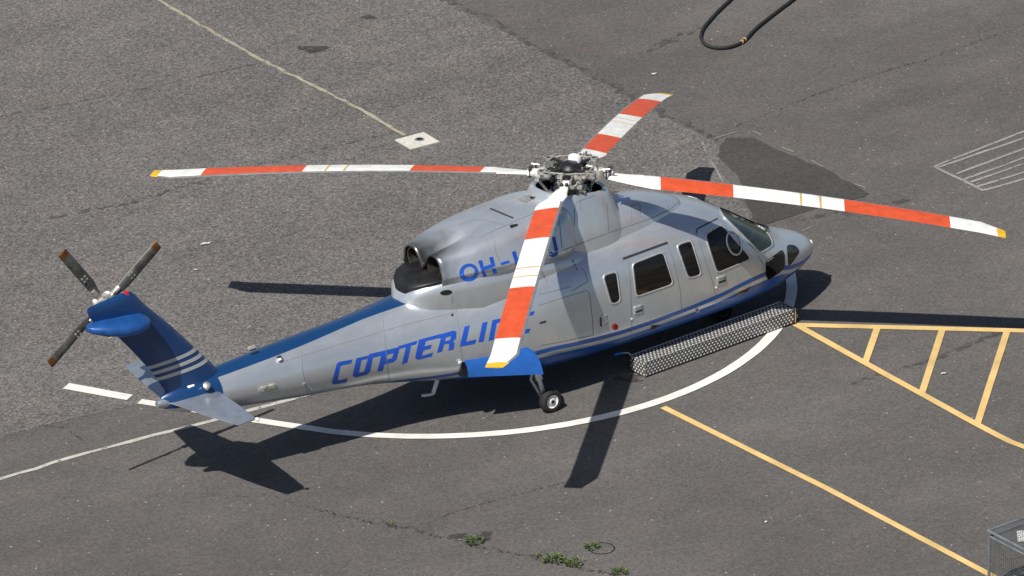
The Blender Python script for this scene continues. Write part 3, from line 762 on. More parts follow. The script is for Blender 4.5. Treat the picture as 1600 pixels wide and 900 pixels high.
mb = MB(); mb.tube([q, q + n_ * .10 + Vector((.02, 0, .08))], .008, 6); mb.build('air_probe', M['white'], HELI)
l, n_ = hit((417, 606), B_FUS)
def fitting(name, px, size, mat, lift=.02, tree=None):
    l, n = hit(px, tree or B_FUS)
    if l is None: print('MISS', name, px); l = onY(px, 0.0); n = Vector((0, -.5, .85))
    xa = Vector((1, 0, 0)); xa = (xa - n * xa.dot(n)).normalized(); ya = n.cross(xa)
    R = Matrix((xa, ya, n)).transposed(); mb = MB(); mb.box(l + n * lift, size, R, min(size) * .2); return mb.build(name, mat, HELI)
fitting('aerial_box', (417, 605), (.28, .07, .05), M['cream_metal'], .025)
fitting('aerial_box', (393, 545), (.13, .07, .05), M['cream_metal'], .02)
fitting('boom_light', (436, 561), (.07, .07, .06), M['dark_metal'], .02)
fitting('boom_light', (436, 563.5), (.05, .04, .05), M['lens'], .03)
fitting('data_plate', (298, 603), (.11, .05, .012), M['white'], .004)
fitting('tie_down', (475, 600), (.05, .05, .02), M['metal'], .008)
fitting('tie_down', (485, 609), (.05, .04, .02), M['metal'], .008)
fitting('cabin_stud', (1119, 449), (.025, .025, .02), M['lens'], .006)
fitting('cabin_stud', (987, 498), (.025, .025, .02), M['lens'], .006)
# bent aerial below the tail boom
a = onY((686, 597), -.25); b_ = onY((677, 614), -.25); c_ = onY((660, 618), -.25)
mb = MB(); mb.tube([a + Vector((0, 0, .1)), b_, b_ + Vector((-.03, 0, -.01)), c_], [.035, .032, .03, .025], 8); mb.build('bent_aerial', M['pale_frame'], HELI)

# ---- fin, gearbox fairing, stabiliser
def foil(le, te, th, n=10):
    """closed section ring between le and te points, thickness along y"""
    le = Vector(le); te = Vector(te); R = []
    for k in range(2 * n):
        t = 2 * math.pi * k / (2 * n); u = (1 - math.cos(t)) / 2
        yy = th / 2 * math.sin(t) * (1.15 - .75 * u)
        R.append(le.lerp(te, u) + Vector((0, yy, 0)))
    return R
fin_st = [((-6.70, 0, 1.70), (-7.80, 0, 1.55), .36), ((-6.92, 0, 2.00), (-7.78, 0, 1.80), .30), ((-7.22, 0, 2.35), (-7.98, 0, 2.15), .24), ((-7.62, 0, 2.82), (-8.33, 0, 2.62), .22), ((-8.0, 0, 3.22), (-8.62, 0, 2.98), .22), ((-8.10, 0, 3.34), (-8.90, 0, 3.16), .20), ((-8.20, 0, 3.47), (-9.03, 0, 3.34), .19), ((-8.27, 0, 3.535), (-9.06, 0, 3.45), .15), ((-8.33, 0, 3.555), (-9.03, 0, 3.49), .06)]
V, F = loft([foil(*s, n=14) for s in fin_st])
fix_normals(mesh_obj('tail_fin', V, F, M['fin'], HELI), 60)
# gearbox fairing, a canted pod across the fin top
gb = []
for x, hw, zt, zb in ((-8.10, .06, 3.13, 3.08), (-8.14, .19, 3.17, 3.03), (-8.22, .28, 3.20, 3.0), (-8.4, .34, 3.225, 2.985), (-8.65, .32, 3.24, 3.0), (-8.9, .23, 3.25, 3.06), (-9.08, .11, 3.25, 3.13), (-9.14, .03, 3.24, 3.17)):
    gb.append([Vector((x, -.10 + hw * math.copysign(abs(math.cos(t)) ** .8, math.cos(t)), (zt + zb) / 2 + (zt - zb) / 2 * math.copysign(abs(math.sin(t)) ** .65, math.sin(t)))) for t in [2 * math.pi * k / 28 for k in range(28)]])
V, F = loft(gb)
fix_normals(mesh_obj('gearbox_fairing', V, F, M['midblue'], HELI), 60)
def stab(sy):
    R = []
    for y, xl, xt, z, th in ((.0, -6.93, -7.80, 1.615, .10), (.25, -6.96, -7.74, 1.62, .10), (.9, -7.05, -7.63, 1.63, .075), (1.40, -7.14, -7.52, 1.64, .05), (1.47, -7.17, -7.50, 1.64, .03)):
        r = []
        for k in range(20):
            t = 2 * math.pi * k / 20; u = (1 - math.cos(t)) / 2
            r.append(Vector((xl + (xt - xl) * u, sy * y, z + th / 2 * math.sin(t) * (1.15 - .8 * u))))
        R.append(r)
    V, F = loft(R); return fix_normals(mesh_obj('stabiliser', V, F, M['silver'], HELI), 50)
stab(-1); stab(1)
mb = MB(); mb.tube([(-6.95, 0, 1.62), (-7.3, 0, 1.62), (-7.75, 0, 1.61), (-7.93, 0, 1.61)], [.08, .10, .10, .05], 16); mb.build('tail_cone_cap', M['silver'], HELI)
mb = MB(); mb.lathe((-7.15, -1.47, 1.64), (0, -1, 0), [(0, .03), (.04, .028), (.06, .012)], 12); mb.build('position_light', M['lens'], HELI)
l, n_ = hit((322, 601), B_FUS)
mb = MB(); mb.lathe(onY((323, 602), -.28), (-.3, -.6, .7), [(-.06, .055), (.01, .055), (.015, .045), (.02, .02)], 16); mb.build('tail_light', M['metal'], HELI)
mb = MB(); mb.lathe((-8.36, 0, 3.46), (0, 0, 1), [(-.02, .06), (.06, .055), (.10, .035), (.11, .01)], 14); mb.build('beacon', M['beacon'], HELI)

# ---- tail rotor
TRC = Vector((-8.43, .50, 3.22))
TRH = MB(); TRH.lathe(TRC + Vector((0, -.32, 0)), (0, 1, 0), [(0, .11), (.2, .10), (.24, .16), (.34, .17), (.38, .10), (.44, .08), (.46, .02)], 20)
trh = TRH.build('tail_rotor_hub', M['cream_metal'], HELI)
mb = MB(); mb.box(TRC + Vector((0, .02, .03)), (.30, .10, .22), Matrix.Rotation(-.3, 3, 'Y'), .03); mb.build('hub_cover', M['white'], trh)
for k in range(4):
    an = math.radians(35.24 + 90 * k); d = Vector((math.cos(an), 0, math.sin(an))); ch = Vector((-math.sin(an), 0, math.cos(an)))
    R = []; rs = [.20, .30, .45, .8, 1.10, 1.11, 1.22]; cs = [.09, .12, .165, .165, .165, .165, .16]
    for r, c in zip(rs, cs):
        pt = math.radians(14 - 8 * r); ring = []
        for j in range(16):
            t = 2 * math.pi * j / 16; u = (1 - math.cos(t)) / 2
            ring.append(TRC + d * r + ch * (c * (.3 - u)) * math.cos(pt) + Vector((0, 1, 0)) * (c * (.3 - u) * math.sin(pt) + .03 * math.sin(t) * (1.1 - .8 * u)))
        R.append(ring)
    V, F = loft(R); n_side = 16
    fm = [1 if (i // n_side) >= 5 and i < n_side * 6 else 0 for i in range(len(F))]; fm[-1] = 1
    bl = fix_normals(mesh_obj('tail_rotor_blade', V, F, None, HELI, mats=[M['tr_grey'], M['tr_tip']], fmat=fm), 50)
    mb = MB(); c0 = TRC + d * .60 + Vector((0, -.025, 0)) - ch * .02
    for dx in (-.03, .03):
        for dz in (-.03, .03): mb.lathe(c0 + d * dx + ch * dz, (0, -1, 0), [(-.02, .02), (.012, .02), (.016, .01)], 8)
    mb.build('balance_weight', M['metal'], bl)
    mb = MB(); mb.tube([TRC + d * .08, TRC + d * .34], [.055, .045], 10); mb.build('blade_root', M['cream_metal'], bl)

# ---- main rotor
HUB = Vector((-.10, 0, 3.20))
TIPS = {'A': (-4.401, 5.153, 2.827), 'B': (5.18, 4.345, 1.891), 'C': (5.05, -4.27, 2.09), 'D': (-4.832, -4.303, 2.734)}
MBL = [M['white'], M['red'], M['yellow'], M['gold'], M['edge_grey'], M['dark_metal']]
def band(f):
    if f < .208: return 0
    if f < .375: return 1
    if f < .630: return 3 if (.528 < f < .533 or .573 < f < .578) else 0
    if f < .873: return 1
    return 0
def main_blade(key):
    tip = Vector(TIPS[key]); dv = tip - HUB; t0 = Vector((-dv.y, dv.x, 0)).normalized(); dv = dv + t0 * .19; RR = math.hypot(dv.x, dv.y); d = Vector((dv.x, dv.y, 0)) / RR; ch = Vector((-d.y, d.x, 0))   # leading edge towards ch (turns anticlockwise)
    dz = dv.z
    fr = [.085, .11, .14, .17, .19, .208, .25, .30, .34, .375, .42, .48, .528, .533, .555, .573, .578, .60, .630, .68, .73, .78, .83, .873, .91, .945, .955, .967, .981]
    tipf = [.981, .99, 1.0]
    def ring(f):
        r = f * RR; t = max(0, (f - .06) / .94); z = HUB.z - .02 + (dz + .02 + .36) * t - .36 * t * t
        c = .42
        if f < .19: c = .16 + (.42 - .16) * max(0, (f - .085) / .105) ** .8
        le = .27 * c; te = -.73 * c
        if f < .19: le = .27 * c; te = -.73 * c
        if f > .945:
            s = (f - .945) / .055; le -= .185 * s ** 1.1; te -= .035 * s
        pt = math.radians(9 - 7 * f); th = .044 * (c / .42) * (1 if f < .95 else 1 - .45 * (f - .95) / .05)
        if f < .14: th = .075
        R = []
        for j in range(20):
            a = 2 * math.pi * j / 20; u = (1 - math.cos(a)) / 2; s = le + (te - le) * u
            R.append(HUB + Vector((0, 0, -HUB.z)) + d * r + ch * (s * math.cos(pt) - (.07 * (1 - f) if key == 'D' and f > .15 else 0)) + Vector((0, 0, z + s * math.sin(pt) + th / 2 * math.sin(a) * (1.2 - .85 * u))))
        return R
    rings = [ring(f) for f in fr]; V, F = loft(rings)
    fm = []
    for i in range(len(F) - 2):
        seg = i // 20; j = i % 20; fm_ = (fr[seg] + fr[seg + 1]) / 2
        fm.append(4 if (j in (0, 1, 18, 19) and fm_ > .17) else band(fm_))
    fm += [0, 0]
    bl = fix_normals(mesh_obj('main_rotor_blade', V, F, None, HELI, mats=MBL, fmat=fm), 40)
    V, F = loft([ring(f) for f in tipf]); fix_normals(mesh_obj('tip_cap', V, F, M['yellow'], bl), 40)
    # cuff with its bolts
    mb = MB()
    a = HUB + d * .40; b = HUB + d * .64
    R = Matrix((d, ch, Vector((0, 0, 1)))).transposed()
    mb.box((a + b) / 2, (.30, .13, .085), R, .015)
    mb.build('blade_cuff', M['white'], bl)
    mb = MB()
    for s in (-.04, .04):
        mb.lathe(HUB + d * .62 + ch * s + Vector((0, 0, -.07)), (0, 0, 1), [(0, .028), (.15, .028), (.16, .018)], 10)
    mb.build('cuff_bolt', M['dark_metal'], bl)
    return d, ch
DIRS = [main_blade(k) for k in 'CBAD']
hb = MB(); hb.lathe(HUB + Vector((0, 0, -.10)), (0, 0, 1), [(0, .20), (.05, .27), (.10, .28), (.15, .24), (.17, .17)], 28)
hub = hb.build('rotor_hub', M['cream_metal'], HELI)
mb = MB(); mb.lathe(HUB + Vector((0, 0, -.75)), (0, 0, 1), [(0, .13), (.3, .13), (.62, .11), (.68, .14)], 20); mb.build('rotor_mast', M['dark_metal'], HELI)
mb = MB(); mb.lathe(HUB + Vector((0, 0, -.33)), (0, 0, 1), [(0, .20), (.02, .33), (.07, .33), (.09, .28), (.12, .20)], 28); sw = mb.build('swashplate', M['metal'], HELI)
for k in range(16):
    t = 2 * math.pi * k / 16; mb = MB(); mb.lathe(HUB + Vector((.29 * math.cos(t), .29 * math.sin(t), -.26)), (0, 0, 1), [(0, .025), (.04, .025), (.05, .012)], 8); mb.build('swashplate_bolt', M['dark_metal'], sw)
mb = MB(); mb.lathe(HUB + Vector((0, 0, .06)), (0, 0, 1), [(0, .17), (.05, .17), (.09, .13), (.12, .12), (.13, .03)], 22); mb.build('hub_cap', M['black'], hub)
mb = MB()
for k in range(12):
    t = 2 * math.pi * k / 12; mb.lathe(HUB + Vector((.225 * math.cos(t), .225 * math.sin(t), .05)), (0, 0, 1), [(0, .026), (.04, .026), (.05, .014)], 8)
mb.build('hub_bolts', M['dark_metal'], hub)
for i, (d, ch) in enumerate(DIRS):
    R = Matrix((d, ch, Vector((0, 0, 1)))).transposed()
    for s in (-1, 1):
        mb = MB(); mb.box(HUB + d * .33 + ch * (.075 * s) + Vector((0, 0, .0)), (.34, .035, .14), R, .012); mb.build('hub_arm', M['cream_metal'], hub)
    mb = MB(); mb.lathe(HUB + d * .30 + Vector((0, 0, -.075)), (0, 0, 1), [(0, .06), (.15, .06), (.16, .04)], 14); mb.build('elastomeric_bearing', M['dark_metal'], hub)
    # lag damper beside the arm
    mb = MB(); a = HUB + d * .22 + ch * .26 + Vector((0, 0, .02)); b = HUB + d * .58 + ch * .13 + Vector((0, 0, .0))
    mb.tube([a, a.lerp(b, .55), a.lerp(b, .56), b], [.038, .038, .02, .02], 12); mb.build('lag_damper', M['cream_metal'], hub)
    mb = MB(); mb.lathe(a + Vector((0, 0, -.05)), (0, 0, 1), [(0, .05), (.09, .05), (.10, .03)], 12); mb.build('damper_joint', M['dark_metal'], hub)
    # pitch horn and link
    mb = MB(); e = HUB + d * .46 + ch * .24 + Vector((0, 0, -.03)); mb.box(HUB + d * .47 + ch * .15 + Vector((0, 0, -.03)), (.07, .22, .05), R, .01); mb.build('pitch_horn', M['cream_metal'], hub)
    mb = MB(); f = HUB + d * .30 + ch * .12 + Vector((0, 0, -.30)); mb.tube([e, f], .022, 8); mb.build('pitch_link', M['metal'], hub)
    # bifilar absorber arm with its paired weights, between the blades
    dd = (d + ch).normalized(); cc = Vector((-dd.y, dd.x, 0)); R2 = Matrix((dd, cc, Vector((0, 0, 1)))).transposed()
    mb = MB(); mb.box(HUB + dd * .27 + Vector((0, 0, .115)), (.36, .06, .03), R2, .01); arm = mb.build('absorber_arm', M['dark_metal'], hub)
    for s in (-1, 1):
        mb = MB(); c = HUB + dd * .47 + cc * (.072 * s) + Vector((0, 0, .10)); prof = [(0, .066), (.05, .066), (.05, .042), (.0, .042)]
        mb.lathe(c, (0, 0, 1), prof, 18); w_ = mb.build('absorber_weight', M['cream_metal'], arm)
    mb = MB()
    for s in (-1, 1): mb.lathe(HUB + dd * .47 + cc * (.072 * s) + Vector((0, 0, .105)), (0, 0, 1), [(0, .04), (.03, .04), (.035, .02)], 12)
    mb.build('absorber_pin', M['black'], arm)
    mb = MB(); mb.tube([HUB + dd * .45 + Vector((0, 0, .14)), HUB + d * .40 + Vector((0, 0, .15))], .012, 8); mb.build('brace', M['cream_metal'], hub)
    nd = DIRS[(i + 1) % 4][0]
    mb = MB(); mb.tube([HUB + dd * .45 + Vector((0, 0, .14)), HUB + nd * .40 + Vector((0, 0, .15))], .012, 8); mb.build('brace', M['cream_metal'], hub)
    for j in range(2):
        t = HUB + d * (.50 + .06 * j) + ch * (-.10 - .03 * j); mb = MB()
        mb.tube([t + Vector((0, 0, -.06)), t + Vector((0, 0, .09)), t + d * .12 + Vector((0, 0, .10))], .014, 6); mb.build('hydraulic_line', M['black'] if j else M['metal'], hub)
# the pale fluid reservoir leaning over the far arm
mb = MB(); q = HUB + Vector((.17, .10, .12)); mb.lathe(q, (.3, .1, 1), [(-.08, .09), (.06, .11), (.10, .10), (.13, .05)], 18); mb.build('fluid_reservoir', M['white'], hub)

# ---- undercarriage
def wheel(name, x, y, r, wd, par, sy, rim='white'):
    z = body_z_for_ground(x, y, r - .006); c = Vector((x, y, z)); h = wd / 2
    mb = MB(); mb.lathe(c, (0, 1, 0), [(-h * .55, r * .52), (-h * .9, r * .62), (-h, r * .78), (-h * .8, r * .94), (-h * .35, r), (h * .35, r), (h * .8, r * .94), (h, r * .78), (h * .9, r * .62), (h * .55, r * .52)], 32)
    t = mb.build(name, M['rubber'], par)
    mb = MB(); mb.lathe(c, (0, 1, 0), [(-h * .85, .02), (-h * .8, r * .25), (-h * .6, r * .3), (-h * .55, r * .48), (-h * .8, r * .58), (h * .8, r * .58), (h * .55, r * .48), (h * .6, r * .3), (h * .85, .02)], 28)
    mb.build('wheel_rim', M[rim], t)
    mb = MB(); mb.lathe(c, (0, 1, 0), [(-h * .98, .02), (-h * .95, r * .16), (h * .95, r * .16), (h * .98, .02)], 14); mb.build('wheel_hub', M['dark_metal'], t)
    return c
for sy in (-1, 1):
    c = wheel('main_wheel', -1.48, sy * 1.14, .185, .15, HELI, sy)
    top = Vector((-1.62, sy * .86, .95))
    mb = MB(); ax = c + Vector((-.02, -sy * .13, .02))
    mb.tube([top, top.lerp(ax, .62), top.lerp(ax, .63), ax], [.07, .065, .04, .04], 14); leg = mb.build('gear_leg', M['pale_frame'], HELI)
    mb = MB(); mb.tube([ax, c], [.04, .03], 10); mb.build('axle', M['metal'], leg)
    mb = MB(); k = top.lerp(ax, .55) + Vector((-.14, 0, -.02)); mb.tube([top.lerp(ax, .35) + Vector((-.05, 0, 0)), k, ax + Vector((-.05, 0, .02))], .022, 8); mb.build('torque_link', M['metal'], leg)
    mb = MB(); mb.tube([Vector((-2.1, sy * .75, .9)), top.lerp(ax, .5)], .028, 8); mb.build('drag_brace', M['pale_frame'], leg)
    mb = MB(); mb.tube([top + Vector((-.09, 0, 0)), top.lerp(ax, .5) + Vector((-.10, 0, .03)), ax + Vector((-.07, 0, .05))], .010, 6); mb.build('brake_hose', M['black'], leg)
    # open wheel door: curved blue panel and a black box standing in for the shaded bay behind it
    R = []
    for i in range(13):
        u = i / 12; top_ = Vector((-2.85, -.80, 1.145)).lerp(Vector((-1.70, -1.02, 1.10)), u); bot = Vector((-2.86, -.93, .885)).lerp(Vector((-1.72, -1.31, .725)), u)
        if u > .9: s_ = (u - .9) / .1; top_ = top_.lerp(bot, .22 * s_ * s_)
        r = []
        for j in range(9):
            v = j / 8; q = top_.lerp(bot, v) + Vector((0, -.03, .02)) * math.sin(math.pi * v); r.append(Vector((q.x, -sy * q.y, q.z)))
        R.append(r)
    V, F = loft(R, False, False, closed=False); dr = mesh_obj('gear_door', V, F, M['blue'], HELI); md = dr.modifiers.new('thickness', 'SOLIDIFY'); md.thickness = .022; es = dr.modifiers.new('crisp_edges', 'EDGE_SPLIT'); es.split_angle = math.radians(30)
    mb = MB(); mb.box((-2.83, sy * .76, .98), (.13, .12, .26), None, .02); mb.build('bay_shade_box', M['black'], HELI)
    fz = MB(); fz.box((-2.94, sy * .83, 1.12), (.05, .03, .035), None, .005); fz.build('door_hinge', M['white'], dr)
nz = .62
for sy in (-1, 1): cn = wheel('nose_wheel', 2.75, sy * .13, .17, .11, HELI, sy, 'dark_metal')  # dark rim colour stands in for the shade under the belly
mb = MB(); mb.tube([(2.75, 0, .55), (2.75, 0, .17)], [.06, .045], 12); ng = mb.build('nose_leg', M['pale_frame'], HELI)
mb = MB(); mb.tube([(2.75, -.13, .17), (2.75, .13, .17)], .03, 8); mb.build('axle', M['metal'], ng)

# ------------------------------------------------------------------ boarding step beside the cabin
STEP = empty('boarding_step'); a = gnd((1008, 591)); b = gnd((1243, 506)); ex = (b - a).normalized(); ey = Vector((-ex.y, ex.x, 0)); L = (b - a).length; DP = .36; HT = .245; Z0 = .02
STEP.matrix_world = Matrix(((ex.x, ey.x, 0, a.x), (ex.y, ey.y, 0, a.y), (0, 0, 1, 0), (0, 0, 0, 1)))
tag(STEP, 'long low aluminium tread plate boarding step beside the helicopter cabin', 'step')
M['plate'] = paint('dull_aluminium_plate', (0.13, 0.13, 0.128), 0.4, 0.5, 0.0, 0.35, 0, 20)
M['stud'] = paint('glint_stud', (0.74, 0.73, 0.70), 0.25, 0.4, 0.0, 0.2, 0, 30)  # sun glint on the studs is put into this near-white colour
mb = MB(); mb.box((L / 2, DP / 2, Z0 + HT / 2), (L, DP, HT), None, .006); mb.build('step_box', M['plate'], STEP)
mb = MB()
def stud(c, n, u, v, s):
    c = Vector(c); n = Vector(n); u = Vector(u) * s; v = Vector(v) * s * .72
    ring = [c + (u * math.cos(t) + v * math.sin(t)) + n * .0005 for t in [2 * math.pi * k / 6 for k in range(6)]]
    top = [c + (u * math.cos(t) + v * math.sin(t)) * .55 + n * .005 for t in [2 * math.pi * k / 6 for k in range(6)]]
    mb.add(ring + top, [(k, (k + 1) % 6, 6 + (k + 1) % 6, 6 + k) for k in range(6)] + [tuple(range(6, 12))])
PX = .070
nx = int((L - .04) / PX)
for i in range(nx):
    for j in range(7):
        off = PX / 2 if j % 2 else 0
        stud((.03 + i * PX + off, .028 + j * .051, Z0 + HT), (0, 0, 1), (1, 0, 0), (0, 1.1, 0), .019)
    for j in range(5):
        off = PX / 2 if j % 2 else 0
        stud((.03 + i * PX + off, 0, Z0 + .028 + j * .047), (0, -1, 0), (1, 0, 0), (0, 0, 1.3), .0195)
for i in range(5):
    for j in range(5):
        off = .035 if j % 2 else 0
        stud((0, .03 + i * .068 + off, Z0 + .028 + j * .047), (-1, 0, 0), (0, 1, 0), (0, 0, 1.3), .0195)
st = mb.build('tread_studs', M['stud'], STEP, False); st['kind'] = 'stuff'
mb = MB()
for q in ((0, 0), (0, DP)): mb.tube([(0, q[1], Z0 + HT), (L, q[1], Z0 + HT)], .009, 6)
mb.tube([(0, 0, Z0 + HT), (0, DP, Z0 + HT)], .009, 6); mb.tube([(L, 0, Z0 + HT), (L, DP, Z0 + HT)], .009, 6); mb.tube([(0, 0, Z0), (0, 0, Z0 + HT)], .009, 6); mb.tube([(L, 0, Z0), (L, 0, Z0 + HT)], .009, 6)
mb.build('edge_trim', M['metal'], STEP)
for xx in (.15, L * .33, L * .66, L - .15):
    for yy in (.04, DP - .04):
        mb = MB(); mb.lathe((xx, yy, 0), (0, 0, 1), [(0, .025), (.025, .025), (.03, .02)], 10); mb.build('rubber_foot', M['rubber'], STEP)
mb = MB(); mb.tube([(.02, DP - .02, Z0 + HT), (-.04, DP, Z0 + HT + .06), (-.13, DP + .03, Z0 + HT + .075)], .011, 8); hd = mb.build('lever_arm', M['metal'], STEP)
mb = MB(); mb.tube([(-.12, DP + .028, Z0 + HT + .074), (-.26, DP + .07, Z0 + HT + .072)], .018, 10); mb.build('lever_grip', M['blue_grip'], hd)
mb = MB(); mb.box((L + .06, .12, .07), (.14, .09, .06), None, .012); mb.build('end_bracket', M['gold'], STEP)
mb = MB(); mb.lathe((L + .10, .09, .05), (0, 1, 0), [(0, .05), (.035, .05)], 16); mb.build('castor', M['rubber'], STEP)

# ------------------------------------------------------------------ wire cage in the corner
CAGE = empty('wire_cage'); HC = .85; c0 = gnd((1546, 838), HC); CAGE.location = (c0.x, c0.y, 0)
tag(CAGE, 'galvanised wire mesh cage with a raised lid at the edge of the apron', 'cage')
M['galv'] = paint('galvanised_steel', (0.30, 0.33, 0.35), 0.6, 0.4, 0.0, 0.15)
M['wire'] = paint('mesh_wire', (0.14, 0.145, 0.15), 0.5, 0.5, 0.0, 0.2)
LX, LY = 1.2, 1.5
cor = [(0, 0), (LX, 0), (LX, -LY), (0, -LY)]
mb = MB()
for i, (x, y) in enumerate(cor):
    x2, y2 = cor[(i + 1) % 4]
    mb.tube([(x, y, 0.02), (x, y, HC)], .018, 8); mb.tube([(x, y, HC), (x2, y2, HC)], .018, 8); mb.tube([(x, y, .05), (x2, y2, .05)], .018, 8)
mb.build('cage_frame', M['galv'], CAGE)
mb = MB(); dzl = .10
for i, (x, y) in enumerate(cor):
    x2, y2 = cor[(i + 1) % 4]; mb.tube([(x - .03, y, HC + dzl), (x2 - .03, y2, HC + dzl)], .02, 8)
lid = mb.build('cage_lid_frame', M['galv'], CAGE)
def mesh_wall(o, u, lu, v, lv, name, par):
    mb = MB(); o = Vector(o); u = Vector(u); v = Vector(v); k = .04; i = k
    while i < lu: mb.tube([o + u * i, o + u * i + v * lv], .0028, 4, False); i += k
    i = k
    while i < lv: mb.tube([o + v * i, o + v * i + u * lu], .0028, 4, False); i += k
    return mb.build(name, M['wire'], par, False)
mesh_wall((0, 0, .05), (0, -1, 0), LY, (0, 0, 1), HC - .05, 'mesh_panel', CAGE)
mesh_wall((0, 0, .05), (1, 0, 0), LX, (0, 0, 1), HC - .05, 'mesh_panel', CAGE)
mesh_wall((LX, 0, .05), (0, -1, 0), LY, (0, 0, 1), HC - .05, 'mesh_panel', CAGE)
mesh_wall((0, -LY, .05), (1, 0, 0), LX, (0, 0, 1), HC - .05, 'mesh_panel', CAGE)
mesh_wall((-.03, 0, HC + dzl), (1, 0, 0), LX, (0, -1, 0), LY, 'lid_mesh', CAGE)
q = gnd((1600, 836), .06)
mb = MB(); mb.box((0, 0, .03), (.30, .20, .05), Matrix.Rotation(.9, 3, 'Z'), .012); bx = mb.build('white_package', M['white'], None); bx.location = (q.x, q.y, 0.01)
tag(bx, 'flat white package lying inside the wire cage', 'package')

# ------------------------------------------------------------------ hose, slab, manhole, litter, weeds
HOSE = empty('rubber_hose', gnd((1150, 70))); o0 = HOSE.location.copy(); o0.z = 0
hp = [(1262, -22), (1240, -2), (1215, 17), (1192, 35), (1178, 47), (1168, 58), (1160, 65), (1150, 70), (1138, 73.5), (1122, 74.5), (1108, 72), (1099, 66), (1095, 57), (1099, 44), (1110, 30), (1124, 15), (1140, 0), (1165, -25)]
mb = MB(); pts = [gnd(q, .045) - o0 for q in hp]
P2 = []
for i in range(len(pts) - 1):
    a_, b_2, c_2, d_2 = pts[max(i - 1, 0)], pts[i], pts[i + 1], pts[min(i + 2, len(pts) - 1)]
    for k in range(5):
        t = k / 5; P2.append(.5 * ((2 * b_2) + (c_2 - a_) * t + (2 * a_ - 5 * b_2 + 4 * c_2 - d_2) * t * t + (3 * b_2 - a_ - 3 * c_2 + d_2) * t ** 3))
mb.tube(P2, .028, 10); mb.build('hose_tube', M['rubber'], HOSE)
tag(HOSE, 'black rubber hose looped on the asphalt', 'hose')
for px in ((1159, 65.5), (1163.5, 62)):
    c = gnd(px, .045) - o0; mb = MB(); dv = (gnd((1168, 58), .045) - gnd((1158, 67), .045)).normalized(); mb.lathe(c - dv * .02, dv, [(0, .036), (.04, .036)], 14); mb.build('hose_coupling', M['gold'], HOSE)

SL = empty('concrete_slab', gnd((652, 221))); o0 = SL.location.copy()
tag(SL, 'square pale concrete slab with a small round drain cap', 'slab')
M['concrete'] = paint('pale_concrete', (0.56, 0.54, 0.48), 0, 0.8, 0, 0.12, 0.2, 12)
q4 = [gnd(q) - o0 for q in ((617, 220), (642, 234.5), (687, 223), (662, 208))]
V = [Vector((v.x, v.y, -.01)) for v in q4] + [Vector((v.x, v.y, .022)) for v in q4]
mesh_obj('slab_top', V, [(4, 5, 6, 7), (0, 1, 5, 4), (1, 2, 6, 5), (2, 3, 7, 6), (3, 0, 4, 7)], M['concrete'], SL, False)
cp = gnd((655.5, 220)) - o0
mb = MB(); mb.lathe((cp.x, cp.y, .02), (0, 0, 1), [(0, .085), (.010, .085), (.012, .075)], 20); cap = mb.build('drain_rim', M['metal'], SL)
mb = MB(); mb.lathe((cp.x, cp.y, .03), (0, 0, 1), [(0, .055), (.006, .055)], 16); mb.build('drain_cap', M['dark_metal'], cap)

mh = gnd((940, 857)); MHO = empty('manhole', mh); tag(MHO, 'round asphalt filled manhole cover beside a weed', 'manhole')
mb = MB(); mb.lathe((0, 0, 0), (0, 0, 1), [(0, .20), (.006, .20), (.006, .182), (.001, .182)], 32); mb.build('manhole_ring', M['dark_metal'], MHO)
mb = MB(); mb.lathe((0, 0, 0), (0, 0, 1), [(0, .180), (.005, .178)], 32); mb.build('manhole_lid', M['asphalt'], MHO)

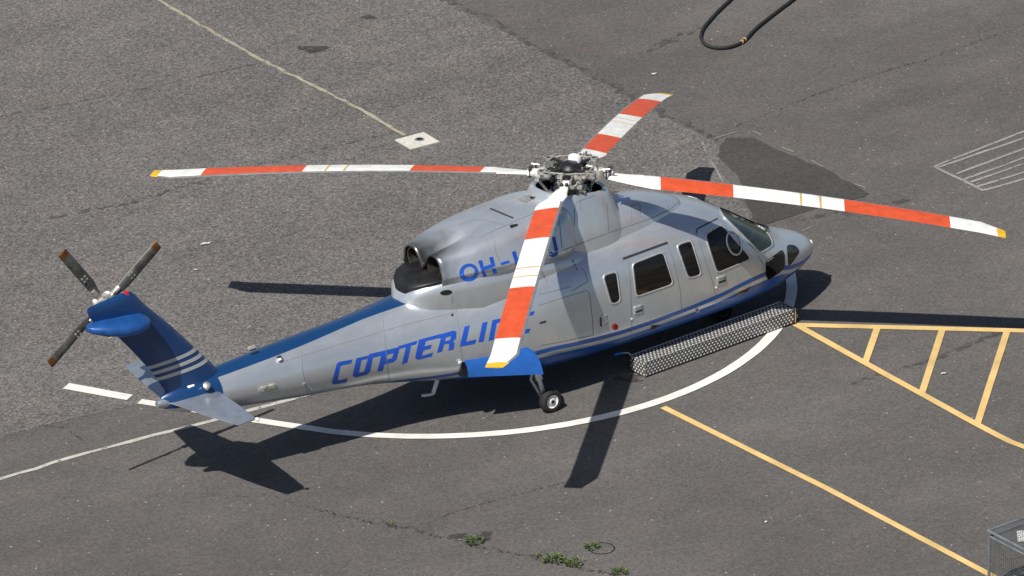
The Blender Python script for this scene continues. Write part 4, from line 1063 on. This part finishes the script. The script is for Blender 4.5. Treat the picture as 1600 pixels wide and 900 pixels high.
M['leaf'] = paint('weed_leaf', (0.078, 0.115, 0.024), 0, 0.55, 0, 0.5, 0, 25)
WEED = [((612, 822), .05, 26, 'tiny weed at the left end of the asphalt crack'), ((742, 848), .14, 90, 'low weed beside the dark stain in the crack'), ((840, 871), .05, 26, 'tiny weed just left of the widest weed clump'), ((866, 876), .17, 130, 'widest green weed clump growing in the crack'),
        ((896, 882), .15, 110, 'green weed clump right of the widest one in the crack'), ((925, 857), .11, 90, 'rounded green weed touching the manhole ring'), ((968, 896), .12, 80, 'green weed at the bottom edge below the manhole')]
for px, rad, cnt, lab in WEED:
    c = gnd(px); V = []; F = []
    for i in range(cnt):
        t = random.uniform(0, 6.283); r = rad * .82 * math.sqrt(random.random()); base = Vector((r * math.cos(t) * 1.1, r * math.sin(t) * .9, 0.0))
        ln = random.uniform(.035, .085) * (0.6 + rad * 3); el = random.uniform(.2, 1.3); az = t + random.uniform(-1, 1)
        d = Vector((math.cos(az) * math.cos(el), math.sin(az) * math.cos(el), math.sin(el))); s = Vector((-math.sin(az), math.cos(az), 0)) * ln * random.uniform(.14, .26)
        z0 = Vector((0, 0, random.uniform(0, .05))); k = len(V); m_ = base + z0 + d * ln * .55; e_ = base + z0 + d * ln + Vector((0, 0, -ln * .25))
        V += [base + z0, m_ + s, e_, m_ - s]; F += [(k, k + 1, k + 2), (k, k + 2, k + 3)]
    o = mesh_obj('weed', V, F, M['leaf'], None, False); o.location = c; tag(o, lab, 'weed', 'weeds in the asphalt crack')
M['paper'] = paint('litter_paper', (0.55, 0.53, 0.48), 0, 0.8, 0, 0.1)
for px, s, lab in (((321, 382.5), .07, 'crumpled pale scrap left of the helicopter cowling'), ((1020, 117), .06, 'pale scrap lying beyond the far rotor blade'), ((1197, 817), .035, 'tiny dark and white scrap near the long yellow line'), ((1474, 585), .05, 'thin white scrap inside the yellow hatching'), ((306, 423), .03, 'tiny white speck left of the dark blade shadow'), ((172, 530), .03, 'tiny pale fleck left of the tail fin')):
    c = gnd(px); V = []; n = 9
    for k in range(n):
        t = 2 * math.pi * k / n; r = s * random.uniform(.5, 1.2); V.append((r * math.cos(t) * 1.3, r * math.sin(t) * .7, .014 + random.uniform(0, .02)))
    V.append((0, 0, .03)); o = mesh_obj('paper_scrap', V, [(k, (k + 1) % n, n) for k in range(n)], M['paper'], None, False); o.location = c; tag(o, lab, 'litter', 'litter on the apron')
